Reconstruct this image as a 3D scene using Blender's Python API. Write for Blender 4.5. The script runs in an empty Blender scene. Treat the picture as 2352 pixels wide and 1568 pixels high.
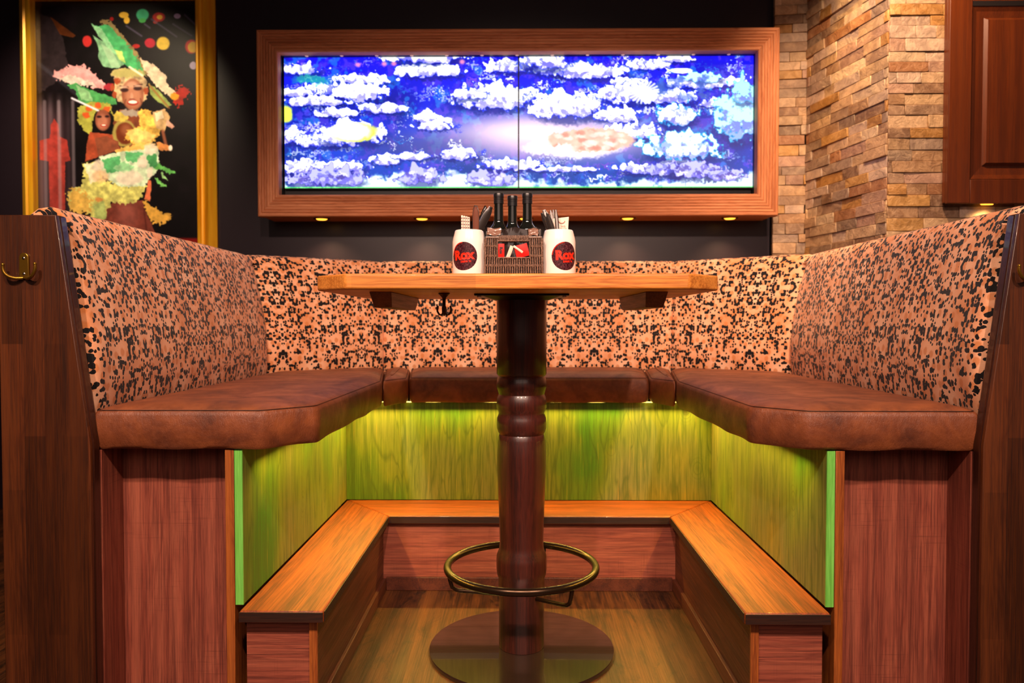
import bpy, math, random
import numpy as np
from mathutils import Vector, Matrix
random.seed(7); RNG = np.random.RandomState(11)
S = bpy.context.scene; COL = S.collection
PI = math.pi
# ------------------------------------------------------------------ materials
def lin(c):
    return tuple(((x/12.92) if x <= .04045 else ((x+.055)/1.055)**2.4) for x in c)
def hexc(h):
    h = h.lstrip('#'); return lin(tuple(int(h[i:i+2], 16)/255 for i in (0, 2, 4)))
class NT:
    def __init__(s, name):
        s.m = bpy.data.materials.new(name); s.m.use_nodes = True
        s.t = s.m.node_tree; s.n = s.t.nodes; s.n.clear()
        s.out = s.n.new('ShaderNodeOutputMaterial'); s.b = s.n.new('ShaderNodeBsdfPrincipled')
        s.t.links.new(s.b.outputs[0], s.out.inputs[0])
    def lk(s, a, b): s.t.links.new(a, b)
    def set(s, key, v):
        if isinstance(v, bpy.types.NodeSocket): s.lk(v, s.b.inputs[key])
        else: s.b.inputs[key].default_value = (*v, 1) if isinstance(v, tuple) and len(v) == 3 else v
        return s
    def node(s, typ, ins=None, **kw):
        n = s.n.new(typ)
        for k, v in kw.items(): setattr(n, k, v)
        for k, v in (ins or {}).items():
            if isinstance(v, bpy.types.NodeSocket): s.lk(v, n.inputs[k])
            else: n.inputs[k].default_value = v
        return n
    def coord(s, which='Object', scale=(1, 1, 1), rot=(0, 0, 0), loc=(0, 0, 0)):
        c = s.n.new('ShaderNodeTexCoord')
        m = s.node('ShaderNodeMapping'); s.lk(c.outputs[which], m.inputs[0])
        m.inputs['Scale'].default_value = scale; m.inputs['Rotation'].default_value = rot; m.inputs['Location'].default_value = loc
        return m.outputs[0]
    def noise(s, vec, scale, detail=4, rough=.6, dist=0, col=False):
        n = s.node('ShaderNodeTexNoise', {'Vector': vec, 'Scale': scale, 'Detail': detail, 'Roughness': rough, 'Distortion': dist})
        return n.outputs['Color' if col else 'Fac']
    def ramp(s, fac, stops, interp='LINEAR'):
        n = s.node('ShaderNodeValToRGB'); n.color_ramp.interpolation = interp
        e = n.color_ramp.elements
        while len(e) < len(stops): e.new(.5)
        for el, (p, c) in zip(e, stops):
            el.position = p; el.color = (*c, 1) if len(c) == 3 else c
        s.lk(fac, n.inputs[0]); return n.outputs[0]
    def gray(s, fac, a, b, lo=0., hi=1.):
        n = s.node('ShaderNodeMapRange', {'From Min': a, 'From Max': b, 'To Min': lo, 'To Max': hi}); s.lk(fac, n.inputs[0]); return n.outputs[0]
    def math(s, op, a, b=0.):
        n = s.node('ShaderNodeMath', operation=op)
        for i, v in enumerate((a, b)):
            if isinstance(v, bpy.types.NodeSocket): s.lk(v, n.inputs[i])
            else: n.inputs[i].default_value = v
        return n.outputs[0]
    def mix(s, fac, a, b, mode='MIX'):
        n = s.node('ShaderNodeMix', data_type='RGBA', blend_type=mode)
        for k, v in ((0, fac), (6, a), (7, b)):
            if isinstance(v, bpy.types.NodeSocket): s.lk(v, n.inputs[k])
            else: n.inputs[k].default_value = (*v, 1) if isinstance(v, tuple) and len(v) == 3 else v
        return n.outputs[2]
    def bump(s, h, strength=.3, dist=.01):
        n = s.node('ShaderNodeBump', {'Height': h, 'Strength': strength, 'Distance': dist}); s.lk(n.outputs[0], s.b.inputs['Normal'])
def plain(name, c, rough=.5, metal=0., spec=.5, coat=0.):
    t = NT(name); t.set('Base Color', c).set('Roughness', rough).set('Metallic', metal).set('Specular IOR Level', spec).set('Coat Weight', coat)
    return t.m
def axis_scale(axis, k): return tuple(1 if a == axis else k for a in 'XYZ')
def wood(name, dark, mid, light, axis='Z', freq=14, rough=.42, fine=1., saw=0., coat=0., staves=None, knots=0, bump=.25, loc=(0, 0, 0), streak=.5, spec=.5, lines=.35, worn=0, flat=None):
    """grain stretched along `axis`; staves = (width, length, contrast) gives a strip-laminated board seen in the XZ plane"""
    t = NT(name)
    sc = tuple((freq/14.)*(1.0 if a == axis else 9.) for a in 'XYZ')
    v = t.coord('Object', sc, loc=loc)
    big = t.noise(v, 1.3, 3, .5, .6)
    rings = t.math('FRACT', t.math('MULTIPLY', big, 9.))
    tri = t.math('ABSOLUTE', t.math('SUBTRACT', rings, .5))
    fs = tuple((4.0 if a == axis else 190.)*fine for a in 'XYZ')
    fib = t.noise(t.coord('Object', fs, loc=loc), 1., 5, .7)
    c = t.mix(t.gray(tri, 0, .5, 0, 1), mid, light)
    c = t.mix(t.gray(fib, .36, .56, .1, 1), dark, c)
    c = t.mix(t.gray(tri, .0, .13, lines, 0), c, dark)
    c = t.mix(streak, t.mix(t.gray(fib, .3, .7), dark, mid), c)
    broad = t.noise(t.coord('Object', tuple((.6 if a == axis else 5.) for a in 'XYZ'), loc=loc), 1., 3, .5)
    c = t.mix(t.gray(broad, .35, .7, 0, .3), c, mid)
    pore = t.noise(t.coord('Object', tuple((11. if a == axis else 420.)*fine for a in 'XYZ'), loc=loc), 1., 3, .6)
    c = t.mix(t.gray(pore, .50, .64, 0, .62), c, dark)
    tone = t.noise(t.coord('Object', tuple((.8 if a == axis else 26.) for a in 'XYZ'), loc=loc), 1., 2, .5)
    c = t.mix(t.gray(tone, .48, .7, 0, .5), c, light); c = t.mix(t.gray(tone, .46, .3, 0, .45), c, dark)
    h = fib
    if saw:
        ss = tuple((260. if a == axis else 6.) for a in 'XYZ')
        sn = t.noise(t.coord('Object', ss), 1., 3, .6)
        patch = t.noise(t.coord('Object', (7, 7, 7)), 1., 2, .5)
        f = t.math('MULTIPLY', t.gray(sn, .42, .3), t.gray(patch, .45, .6))
        c = t.mix(t.math('MULTIPLY', f, saw), c, dark)
    if staves:
        w, l, k = staves
        cc = t.coord('Object', (1, 1, 1), rot=(PI/2, 0, PI/2) if axis == 'Z' else (0, 0, 0))
        sep = t.node('ShaderNodeSeparateXYZ'); tc = t.n.new('ShaderNodeTexCoord'); t.lk(tc.outputs['Object'], sep.inputs[0])
        a, b = {'Z': ('Z', 'X'), 'X': ('X', 'Y'), 'Y': ('Y', 'X')}[axis]
        comb = t.node('ShaderNodeCombineXYZ', {'X': sep.outputs[a], 'Y': sep.outputs[b]})
        br = t.node('ShaderNodeTexBrick', {'Vector': comb.outputs[0], 'Color1': (0, 0, 0, 1), 'Color2': (1, 1, 1, 1), 'Mortar': (.5, .5, .5, 1), 'Scale': 1., 'Mortar Size': .0, 'Brick Width': l, 'Row Height': w, 'Bias': 0.})
        br.offset = .37
        g = t.gray(br.outputs[0], 0, 1, 1-k, 1+k*.35)
        mul = t.node('ShaderNodeCombineXYZ', {'X': g, 'Y': g, 'Z': g})
        c = t.mix(1., c, mul.outputs[0], 'MULTIPLY')
    if knots:
        kv = t.node('ShaderNodeTexVoronoi', {'Vector': t.coord('Object', tuple((0. if a == 'Y' else knots*.75 if a == axis else knots) for a in 'XYZ'), loc=(.3, .1, .7)), 'Scale': 1.}, feature='F1')
        kd = t.math('ADD', kv.outputs['Distance'], t.math('MULTIPLY', big, .06))
        c = t.mix(t.gray(kd, .10, .05, 0, .8), c, dark)
    if worn:
        wn = t.noise(t.coord('Object', (14, 5, 14)), 1., 6, .75, .8); w2 = t.noise(t.coord('Object', (60, 26, 60)), 1., 4, .7)
        c = t.mix(t.gray(wn, .52, .66, 0, worn), c, tuple(x*.35 for x in dark)); c = t.mix(t.gray(w2, .62, .74, 0, worn*.6), c, light)
    t.set('Base Color', c).set('Roughness', t.gray(fib, .3, .7, rough+.1, rough-.05)).set('Coat Weight', coat).set('Specular IOR Level', spec)
    t.bump(h, bump, .002)
    return t.m
M = {}
# varnished oak of the table and ledges
for ax in 'XYZ':
    M['oak_'+ax] = wood('oak_'+ax, hexc('#a0561a'), hexc('#cf8338'), hexc('#e39c4e'), ax, 14, .38, coat=.25, streak=.65, bump=.2)
M['oak_top'] = wood('oak_top', hexc('#94480c'), hexc('#d28432'), hexc('#eea048'), 'X', 20, .46, coat=.04, staves=(.05, .31, .16), streak=.6, bump=.2, lines=.55)
for ax in 'XY':
    M['ledge_'+ax] = wood('ledge_'+ax, hexc('#4a1803'), hexc('#8c3808'), hexc('#ac5010'), ax, 13, .5, coat=.12, streak=.55, bump=.35)
M['ledge_edge'] = wood('ledge_edge', hexc('#140805'), hexc('#2e150b'), hexc('#3c1e10'), 'X', 20, .5)  # dark brown, standing in for shade on the inner and back ledge edges
for ax in 'XYZ':
    M['veneer_'+ax] = wood('veneer_'+ax, hexc('#56241a'), hexc('#9a4c38'), hexc('#ae6248'), ax, 11, .55, saw=.55, streak=.6, bump=.15)
M['riser_Y'] = wood('riser_Y', hexc('#30120a'), hexc('#5c2814'), hexc('#6a341e'), 'Y', 12, .5, streak=.6)
M['banding'] = wood('banding', hexc('#5a2408'), hexc('#9c4f1c'), hexc('#b86a2c'), 'Z', 40, .45)
M['parquet'] = wood('parquet', hexc('#2e1408'), hexc('#5a2c14'), hexc('#683618'), 'Z', 16, .38, staves=(.052, .36, .4), coat=.15, streak=.6, bump=.3)
M['board_edge'] = wood('board_edge', hexc('#1c0a06'), hexc('#3c1a10'), hexc('#4a2416'), 'Z', 18, .3, coat=.3)
M['cleat'] = wood('cleat', hexc('#3a1408'), hexc('#6e3218'), hexc('#7e3e20'), 'Y', 10, .5, knots=0)
M['column'] = wood('column', hexc('#1e0b08'), hexc('#421a13'), hexc('#54241a'), 'Z', 12, .33, coat=.3, streak=.6, bump=.12)
for ax in 'XZ':
    M['larch_'+ax] = wood('larch_'+ax, hexc('#96522c'), hexc('#d88452'), hexc('#eaa070'), ax, 26, .6, knots=4.2, streak=.5, bump=.4, lines=.75)
M['cherry'] = wood('cherry', hexc('#4a1e08'), hexc('#662a0c'), hexc('#743612'), 'Z', 5, .38, coat=.2, streak=.5, bump=.03, lines=.1)
M['floor'] = wood('floor', hexc('#180b05'), hexc('#4e2810'), hexc('#70401c'), 'Y', 10, .45, streak=.45, bump=.35, spec=.4, worn=.8)
M['end_grain'] = wood('end_grain', hexc('#9a5a20'), hexc('#c47c34'), hexc('#d69448'), 'Z', 30, .45)
def stained():
    for ax, nm in (('Z', 'stain'),):
        t = NT(nm)
        v = t.coord('Object', (7, 7, .9))
        n1 = t.noise(v, 1.2, 3, .5, .5)
        tri = t.math('ABSOLUTE', t.math('SUBTRACT', t.math('FRACT', t.math('MULTIPLY', n1, 10.)), .5))
        fib = t.noise(t.coord('Object', (160, 160, 5)), 1., 4, .7)
        pat = t.noise(t.coord('Object', (2.6, 2.6, 1.6), loc=(.7, .2, .3)), 1., 3, .5)
        base = t.ramp(pat, [(.32, hexc('#4a8c22')), (.45, hexc('#849434')), (.58, hexc('#86884c')), (.7, hexc('#a09036'))])
        c = t.mix(t.gray(tri, 0, .16, .45, 0), base, hexc('#3c5420'))
        c = t.mix(t.gray(fib, .38, .56, .6, 0), c, hexc('#44601e'))
        c = t.mix(t.gray(fib, .62, .72, 0, .5), c, hexc('#d0a840'))
        tc = t.n.new('ShaderNodeTexCoord'); sp = t.node('ShaderNodeSeparateXYZ'); t.lk(tc.outputs['Object'], sp.inputs[0])
        kc = t.node('ShaderNodeCombineXYZ', {'X': t.math('MULTIPLY', t.math('ADD', sp.outputs[0], sp.outputs[1]), 7.), 'Y': t.math('MULTIPLY', sp.outputs[2], 4.6), 'Z': 0.})
        kv = t.node('ShaderNodeTexVoronoi', {'Vector': kc.outputs[0], 'Scale': 1., 'Randomness': 1.}, feature='F1')
        kd = t.math('ADD', kv.outputs['Distance'], t.math('MULTIPLY', n1, .1))
        kr = t.math('ABSOLUTE', t.math('SUBTRACT', t.math('FRACT', t.math('MULTIPLY', kd, 16.)), .5))
        c = t.mix(t.math('MULTIPLY', t.gray(kr, .0, .2, .5, 0), t.gray(kd, .38, .2, 0, 1)), c, hexc('#556428'))
        c = t.mix(t.gray(kd, .19, .11, 0, .85), c, hexc('#3c3a18'))
        t.set('Base Color', c).set('Roughness', .62); t.bump(fib, .25, .002); M[nm] = t.m
stained()
M['lime_edge'] = wood('lime_edge', hexc('#58a838'), hexc('#7ccf58'), hexc('#8ce068'), 'Z', 30, .5)
def leather():
    t = NT('leather'); v = t.coord('Object')
    big = t.noise(v, 9, 4, .6, .6); mid = t.noise(v, 55, 3, .6)
    wr = t.node('ShaderNodeTexVoronoi', {'Vector': t.coord('Object', (210, 210, 90)), 'Scale': 1.}, feature='DISTANCE_TO_EDGE').outputs['Distance']
    c = t.ramp(big, [(.3, hexc('#50281a')), (.5, hexc('#703a20')), (.7, hexc('#90502c'))])
    c = t.mix(t.gray(mid, .4, .7, 0, .35), c, hexc('#925436'))
    pores = t.noise(v, 480, 3, .6)
    stretch = t.noise(t.coord('Object', (90, 90, 26)), 1, 5, .75, 1.6)
    h = t.math('ADD', t.math('MULTIPLY', t.gray(wr, 0, .12), .22), t.math('ADD', t.math('MULTIPLY', pores, .5), t.math('MULTIPLY', stretch, 1.6)))
    t.set('Base Color', c).set('Roughness', t.gray(big, .3, .7, .5, .38)).set('Specular IOR Level', .5); t.bump(h, .35, .003); M['leather'] = t.m
leather()
M['seam'] = plain('seam', hexc('#3a1c10'), .6)
def leopard():
    t = NT('leopard'); tc = t.n.new('ShaderNodeTexCoord'); sep = t.node('ShaderNodeSeparateXYZ'); t.lk(tc.outputs['UV'], sep.inputs[0])
    def pp(x, off, per):
        n = t.node('ShaderNodeMath', operation='PINGPONG'); t.lk(t.math('ADD', x, off), n.inputs[0]); n.inputs[1].default_value = per; return n.outputs[0]
    u = pp(sep.outputs[0], 10.1, .37); w = pp(sep.outputs[1], 5.26, .52)
    cv = t.node('ShaderNodeCombineXYZ', {'X': u, 'Y': w, 'Z': 0.}).outputs[0]
    wob = t.noise(cv, 26, 2, .5, col=True)
    ad = t.node('ShaderNodeVectorMath', operation='MULTIPLY_ADD'); t.lk(wob, ad.inputs[0]); ad.inputs[1].default_value = (.014, .014, 0); t.lk(cv, ad.inputs[2])
    wob2 = t.noise(cv, 130, 2, .6, col=True)
    ad2 = t.node('ShaderNodeVectorMath', operation='MULTIPLY_ADD'); t.lk(wob2, ad2.inputs[0]); ad2.inputs[1].default_value = (.0035, .0035, 0); t.lk(ad.outputs[0], ad2.inputs[2])
    vec = ad2.outputs[0]
    sx_ = t.node('ShaderNodeVectorMath', operation='MULTIPLY'); t.lk(vec, sx_.inputs[0]); sx_.inputs[1].default_value = (1.12, .92, 1)
    # small blobs, kept only where their own centre lies on the rim of a larger cell: they fuse into broken rosettes
    vo2 = t.node('ShaderNodeTexVoronoi', {'Vector': sx_.outputs[0], 'Scale': 84., 'Randomness': .72}, feature='F1', voronoi_dimensions='2D')
    c2 = t.node('ShaderNodeSeparateColor'); t.lk(vo2.outputs['Color'], c2.inputs[0])
    vo = t.node('ShaderNodeTexVoronoi', {'Vector': vo2.outputs['Position'], 'Scale': 28., 'Randomness': .62}, feature='F1', voronoi_dimensions='2D')
    D = vo.outputs['Distance']; cs = t.node('ShaderNodeSeparateColor'); t.lk(vo.outputs['Color'], cs.inputs[0])
    on_rim = t.math('MULTIPLY', t.math('GREATER_THAN', D, t.gray(cs.outputs[0], 0, 1, .14, .24)), t.math('LESS_THAN', D, .43))
    core = t.math('LESS_THAN', D, .17)
    rim_b = t.math('MULTIPLY', on_rim, t.math('LESS_THAN', vo2.outputs['Distance'], t.gray(c2.outputs[1], 0, 1, .48, .78)))
    rim_b = t.math('MULTIPLY', rim_b, t.math('GREATER_THAN', c2.outputs[0], .22))
    lone = t.math('MULTIPLY', t.math('MULTIPLY', t.math('GREATER_THAN', D, .52), t.math('LESS_THAN', vo2.outputs['Distance'], .36)), t.math('GREATER_THAN', c2.outputs[0], .5))
    blk = t.math('MINIMUM', t.math('ADD', rim_b, lone), 1.)
    soft = t.noise(cv, 9, 3, .5); fur = t.noise(cv, 340, 3, .6)
    base = t.ramp(soft, [(.3, hexc('#dc9464')), (.5, hexc('#eeb088')), (.7, hexc('#f8caa8'))])
    vb = t.node('ShaderNodeTexVoronoi', {'Vector': sx_.outputs[0], 'Scale': 28., 'Randomness': .62}, feature='F1', voronoi_dimensions='2D')
    base = t.mix(t.gray(vb.outputs['Distance'], .34, .22, 0, .7), base, hexc('#d07c3c'))
    base = t.mix(t.gray(fur, .35, .65, .18, 0), base, hexc('#b86c3c'))
    c = t.mix(blk, base, hexc('#0d090d'))
    t.set('Base Color', c).set('Roughness', .72).set('Specular IOR Level', .25).set('Sheen Weight', .12); t.bump(fur, .12, .002); M['leopard'] = t.m
leopard()
def stone():
    t = NT('stone'); vc = t.node('ShaderNodeVertexColor', layer_name='Col').outputs[0]
    v = t.coord('Object'); n = t.noise(v, 22, 5, .65, .6); n2 = t.noise(v, 130, 4, .7)
    c = t.mix(t.gray(n, .35, .7, 0, .55), vc, hexc('#6e4c30'))
    c = t.mix(t.gray(n, .55, .3, 0, .35), c, hexc('#d8b48c'))
    h = t.math('ADD', t.math('MULTIPLY', n, 1.4), t.math('MULTIPLY', n2, .4))
    t.set('Base Color', c).set('Roughness', .5).set('Specular IOR Level', .6); t.bump(h, .7, .008); M['stone'] = t.m
stone()
def paint(name, a, b, rough):
    t = NT(name); v = t.coord('Object'); t.set('Base Color', t.mix(t.noise(v, 3, 4, .6), a, b)).set('Roughness', rough); t.bump(t.noise(v, 260, 3, .5), .12, .001); return t.m
M['wallpaint'] = paint('wallpaint', hexc('#1e151d'), hexc('#261b25'), .36)
M['ceilpaint'] = paint('ceilpaint', hexc('#30262a'), hexc('#3a2c2e'), .7)
def goldm():
    t = NT('gold'); v = t.coord('Object', (40, 40, 2)); n = t.noise(v, 1, 4, .6)
    t.set('Base Color', t.ramp(n, [(.3, hexc('#e89410')), (.6, hexc('#ffc02a')), (.8, hexc('#ffe060'))])).set('Metallic', .25).set('Roughness', .26); M['gold'] = t.m
goldm()
M['black_metal'] = plain('black_metal', (.012, .01, .01), .38, .6)
M['black_lining'] = plain('black_lining', (.012, .008, .009), .5)
def bronze(name, a, b, rough):
    t = NT(name); v = t.coord('Object'); t.set('Base Color', t.mix(t.noise(v, 6, 2, .5), a, b)).set('Metallic', .85).set('Roughness', t.gray(t.noise(v, 5, 2, .5), .3, .7, rough-.03, rough+.04)); return t.m
M['ring_metal'] = bronze('ring_metal', hexc('#382a1e'), hexc('#463426'), .26)
M['base_metal'] = plain('base_metal', hexc('#33241e'), .14, .35, .8, .9)
M['brass'] = bronze('brass', hexc('#8a6420'), hexc('#a8802c'), .26)
M['old_brass'] = bronze('old_brass', hexc('#3a2412'), hexc('#503418'), .35)
M['steel'] = plain('steel', (.62, .56, .52), .18, 1.)
M['ceramic'] = plain('ceramic', hexc('#f6ebe4'), .16, 0, .5, .3)
M['glass_black'] = plain('glass_black', (.006, .007, .006), .06, 0, .6, .6)
M['cap'] = plain('cap', (.012, .012, .014), .32, .2)
M['horn'] = plain('horn', hexc('#6e4030'), .35)
M['dark_handle'] = plain('dark_handle', (.022, .016, .014), .3)
M['liner'] = plain('liner', hexc('#2c2422'), .12, 0, .8, .5)
M['liner_reflection'] = plain('liner_reflection', hexc('#8a6a5c'), .2)  # pale reflections on the liner, painted as a colour
M['red'] = plain('red', hexc('#f02a12'), .35)
M['red2'] = plain('red_sachet', hexc('#d81c14'), .25, coat=.4)
M['ink'] = plain('ink', (.02, .008, .01), .4)
M['white_sachet'] = plain('white_sachet', hexc('#e6c8b8'), .35)
M['print_gray'] = plain('print_gray', hexc('#4a3a3a'), .6)
M['print_pink'] = plain('print_pink', hexc('#c88878'), .6)
M['paper'] = plain('paper', hexc('#f0dccd'), .7)
M['lens'] = plain('lens', (.5, .45, .4), .2)
def wickerm():
    t = NT('wicker'); v = t.coord('Object'); t.set('Base Color', t.ramp(t.noise(v, 300, 3, .6), [(.3, hexc('#40302a')), (.55, hexc('#7a6052')), (.75, hexc('#a08674'))])).set('Roughness', .32); M['wicker'] = t.m
wickerm()
def labelm():
    t = NT('label'); v = t.coord('Object', (900, 900, 160)); n = t.noise(v, 1, 3, .6); n2 = t.noise(t.coord('Object', (200, 200, 900)), 1, 3, .6)
    c = t.ramp(t.math('MULTIPLY', n, t.math('ADD', n2, .5)), [(.35, hexc('#20060c')), (.5, hexc('#34101a')), (.66, hexc('#6a4048'))])
    t.set('Base Color', c).set('Roughness', .25); M['label'] = t.m
labelm()
def vcol(name, rough=.4, coat=0., emit=None):
    t = NT(name); c = t.node('ShaderNodeVertexColor', layer_name='Col').outputs[0]
    if emit is None: t.set('Base Color', c)
    else:
        t.set('Base Color', (.01, .01, .01)); t.set('Emission Color', c); t.set('Emission Strength', emit)
    t.set('Roughness', rough).set('Coat Weight', coat); M[name] = t.m
vcol('poster', .3, .6); vcol('screen', .6, 0, 1.55)
def emis(name, c, k):
    t = NT(name); t.set('Base Color', c).set('Emission Color', (*c, 1)).set('Emission Strength', k); M[name] = t.m
emis('led_yellow', (1., .72, .12), 6.); emis('lamp_warm', (1., .40, .035), 2.6); emis('bulb_dim', (.9, .6, .45), .25)

# ------------------------------------------------------------------ mesh builder
class MB:
    def __init__(s): s.v = []; s.f = []; s.uv = None; s.col = None; s.mi = []
    def add(s, vs, fs, mi=0):
        o = len(s.v); s.v += [tuple(p) for p in vs]; s.f += [tuple(i+o for i in f) for f in fs]; s.mi += [mi]*len(fs); return s
    def box(s, x0, x1, y0, y1, z0, z1, mi=0, M_=None):
        vs = [Vector((x, y, z)) for z in (z0, z1) for y in (y0, y1) for x in (x0, x1)]
        if M_ is not None: vs = [M_ @ p for p in vs]
        return s.add(vs, [(0, 2, 3, 1), (4, 5, 7, 6), (0, 1, 5, 4), (2, 6, 7, 3), (0, 4, 6, 2), (1, 3, 7, 5)], mi)
    def hexa(s, bot, top, mi=0):
        n = len(bot); vs = list(bot)+list(top)
        fs = [tuple(range(n))[::-1], tuple(range(n, 2*n))]+[(i, (i+1) % n, n+(i+1) % n, n+i) for i in range(n)]
        return s.add(vs, fs, mi)
    def prism(s, poly, y0, y1, mi=0):          # poly in XZ, extruded along Y
        return s.hexa([(x, y0, z) for x, z in poly], [(x, y1, z) for x, z in poly], mi)
    def prismz(s, poly, z0, z1, mi=0):
        return s.hexa([(x, y, z0) for x, y in poly], [(x, y, z1) for x, y in poly], mi)
    def lathe(s, prof, c=(0, 0, 0), n=48, mi=0, M_=None):
        vs = []; fs = []
        for r, z in prof:
            for k in range(n):
                a = 2*PI*k/n; p = Vector((c[0]+r*math.cos(a), c[1]+r*math.sin(a), c[2]+z)); vs.append(M_ @ p if M_ is not None else p)
        for i in range(len(prof)-1):
            for k in range(n):
                k2 = (k+1) % n; fs.append((i*n+k, i*n+k2, (i+1)*n+k2, (i+1)*n+k))
        if prof[0][0] > 1e-6: fs.append(tuple(range(n))[::-1])
        if prof[-1][0] > 1e-6: fs.append(tuple(range((len(prof)-1)*n, len(prof)*n)))
        return s.add(vs, fs, mi)
    def tube(s, pts, r, n=12, closed=False, mi=0, flat=1.):
        pts = [Vector(p) for p in pts]; m = len(pts); vs = []; fs = []; prev = None
        for i, p in enumerate(pts):
            a = pts[(i-1) % m] if (closed or i > 0) else p; b = pts[(i+1) % m] if (closed or i < m-1) else p
            t = (b-a).normalized()
            if prev is None:
                up = Vector((0, 0, 1)) if abs(t.z) < .9 else Vector((1, 0, 0)); nx = t.cross(up).normalized()
            else: nx = (prev-t*prev.dot(t)).normalized()
            prev = nx; ny = t.cross(nx); rr = r[i] if isinstance(r, (list, tuple)) else r
            for k in range(n):
                an = 2*PI*k/n; vs.append(p+nx*math.cos(an)*rr+ny*math.sin(an)*rr*flat)
        for i in range(m if closed else m-1):
            j = (i+1) % m
            for k in range(n):
                k2 = (k+1) % n; fs.append((i*n+k, i*n+k2, j*n+k2, j*n+k))
        if not closed: fs += [tuple(range(n))[::-1], tuple(range((m-1)*n, m*n))]
        return s.add(vs, fs, mi)
    def sphere(s, c, r, n=16, mi=0, sc=(1, 1, 1)):
        prof = [(max(1e-7, math.sin(PI*i/n)), -math.cos(PI*i/n)) for i in range(n+1)]
        vs = []; fs = []
        for rr, z in prof:
            for k in range(n*2):
                a = PI*k/n; vs.append((c[0]+r*rr*math.cos(a)*sc[0], c[1]+r*rr*math.sin(a)*sc[1], c[2]+r*z*sc[2]))
        for i in range(n):
            for k in range(2*n):
                k2 = (k+1) % (2*n); fs.append((i*2*n+k, i*2*n+k2, (i+1)*2*n+k2, (i+1)*2*n+k))
        return s.add(vs, fs, mi)
ORG = {}
def thing(name, label, cat, loc=(0, 0, 0), group=None, kind=None):
    o = bpy.data.objects.new(name, None); COL.objects.link(o); o.empty_display_size = .05
    o.location = loc; o['label'] = label; o['category'] = cat; ORG[o] = Vector(loc)
    if group: o['group'] = group
    if kind: o['kind'] = kind
    return o
def obj(name, mb, mats, parent=None, smooth=False, bevel=0, seg=2, label=None, loc=None, fixn=True, subd=0):
    me = bpy.data.meshes.new(name)
    org = ORG[parent] if parent is not None else Vector(loc or (0, 0, 0))
    me.from_pydata([(v[0]-org.x, v[1]-org.y, v[2]-org.z) for v in mb.v], [], mb.f)
    if not isinstance(mats, (list, tuple)): mats = [mats]
    for m in mats: me.materials.append(m)
    me.polygons.foreach_set('material_index', mb.mi)
    if smooth: me.polygons.foreach_set('use_smooth', [True]*len(me.polygons))
    if mb.uv is not None:
        u = me.uv_layers.new(name='UVMap'); idx = np.zeros(len(me.loops), int); me.loops.foreach_get('vertex_index', idx)
        u.data.foreach_set('uv', np.asarray(mb.uv, float)[idx].ravel())
    if mb.col is not None:
        a = me.color_attributes.new('Col', 'FLOAT_COLOR', 'POINT'); a.data.foreach_set('color', np.asarray(mb.col, float).ravel())
    me.update()
    if fixn:
        import bmesh
        b = bmesh.new(); b.from_mesh(me); bmesh.ops.recalc_face_normals(b, faces=b.faces); b.to_mesh(me); b.free()
    o = bpy.data.objects.new(name, me); COL.objects.link(o); ORG[o] = org
    if parent is not None: o.parent = parent
    else: o.location = org
    if bevel:
        m = o.modifiers.new('bevel', 'BEVEL'); m.width = bevel; m.segments = seg; m.limit_method = 'ANGLE'; m.angle_limit = .6; m.harden_normals = False
        if not smooth: me.polygons.foreach_set('use_smooth', [True]*len(me.polygons)); smooth = True
    if subd:
        m = o.modifiers.new('sub', 'SUBSURF'); m.levels = m.render_levels = subd
    if smooth and not subd:
        try: me.set_sharp_from_angle(angle=.7)
        except Exception: pass
    if label: o['label'] = label
    return o
def struct(name, mb, m, **k):
    o = obj(name, mb, m, **k); o['kind'] = 'structure'; return o
def tag(o, label, cat, group=None, kind=None):
    o['label'] = label; o['category'] = cat
    if group: o['group'] = group
    if kind: o['kind'] = kind
    return o
def dup(root, loc, label=None, rotz=0.):
    r = root.copy(); COL.objects.link(r); r.location = loc; r.rotation_euler = (0, 0, rotz)
    if label: r['label'] = label
    for ch in list(root.children):
        c = ch.copy(); COL.objects.link(c); c.parent = r
        for g in list(ch.children):
            d = g.copy(); COL.objects.link(d); d.parent = c
    return r
CX = .033                                    # centre line of the booth
# ------------------------------------------------------------------ room shell
b = MB(); b.box(-3.6, 3.2, -2.6, 4.1, -.05, 0); struct('floor', b, M['floor'])
b = MB(); b.box(-3.6, 3.2, -2.6, 4.1, 3.1, 3.15); struct('ceiling', b, M['ceilpaint'])
b = MB(); b.box(-3.6, 1.31, 3.92, 4.05, 0, 3.1); struct('wall_back', b, M['wallpaint'])
b = MB(); b.box(-3.7, -3.6, -2.6, 4.05, 0, 3.1); struct('wall_left', b, M['wallpaint'])
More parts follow.
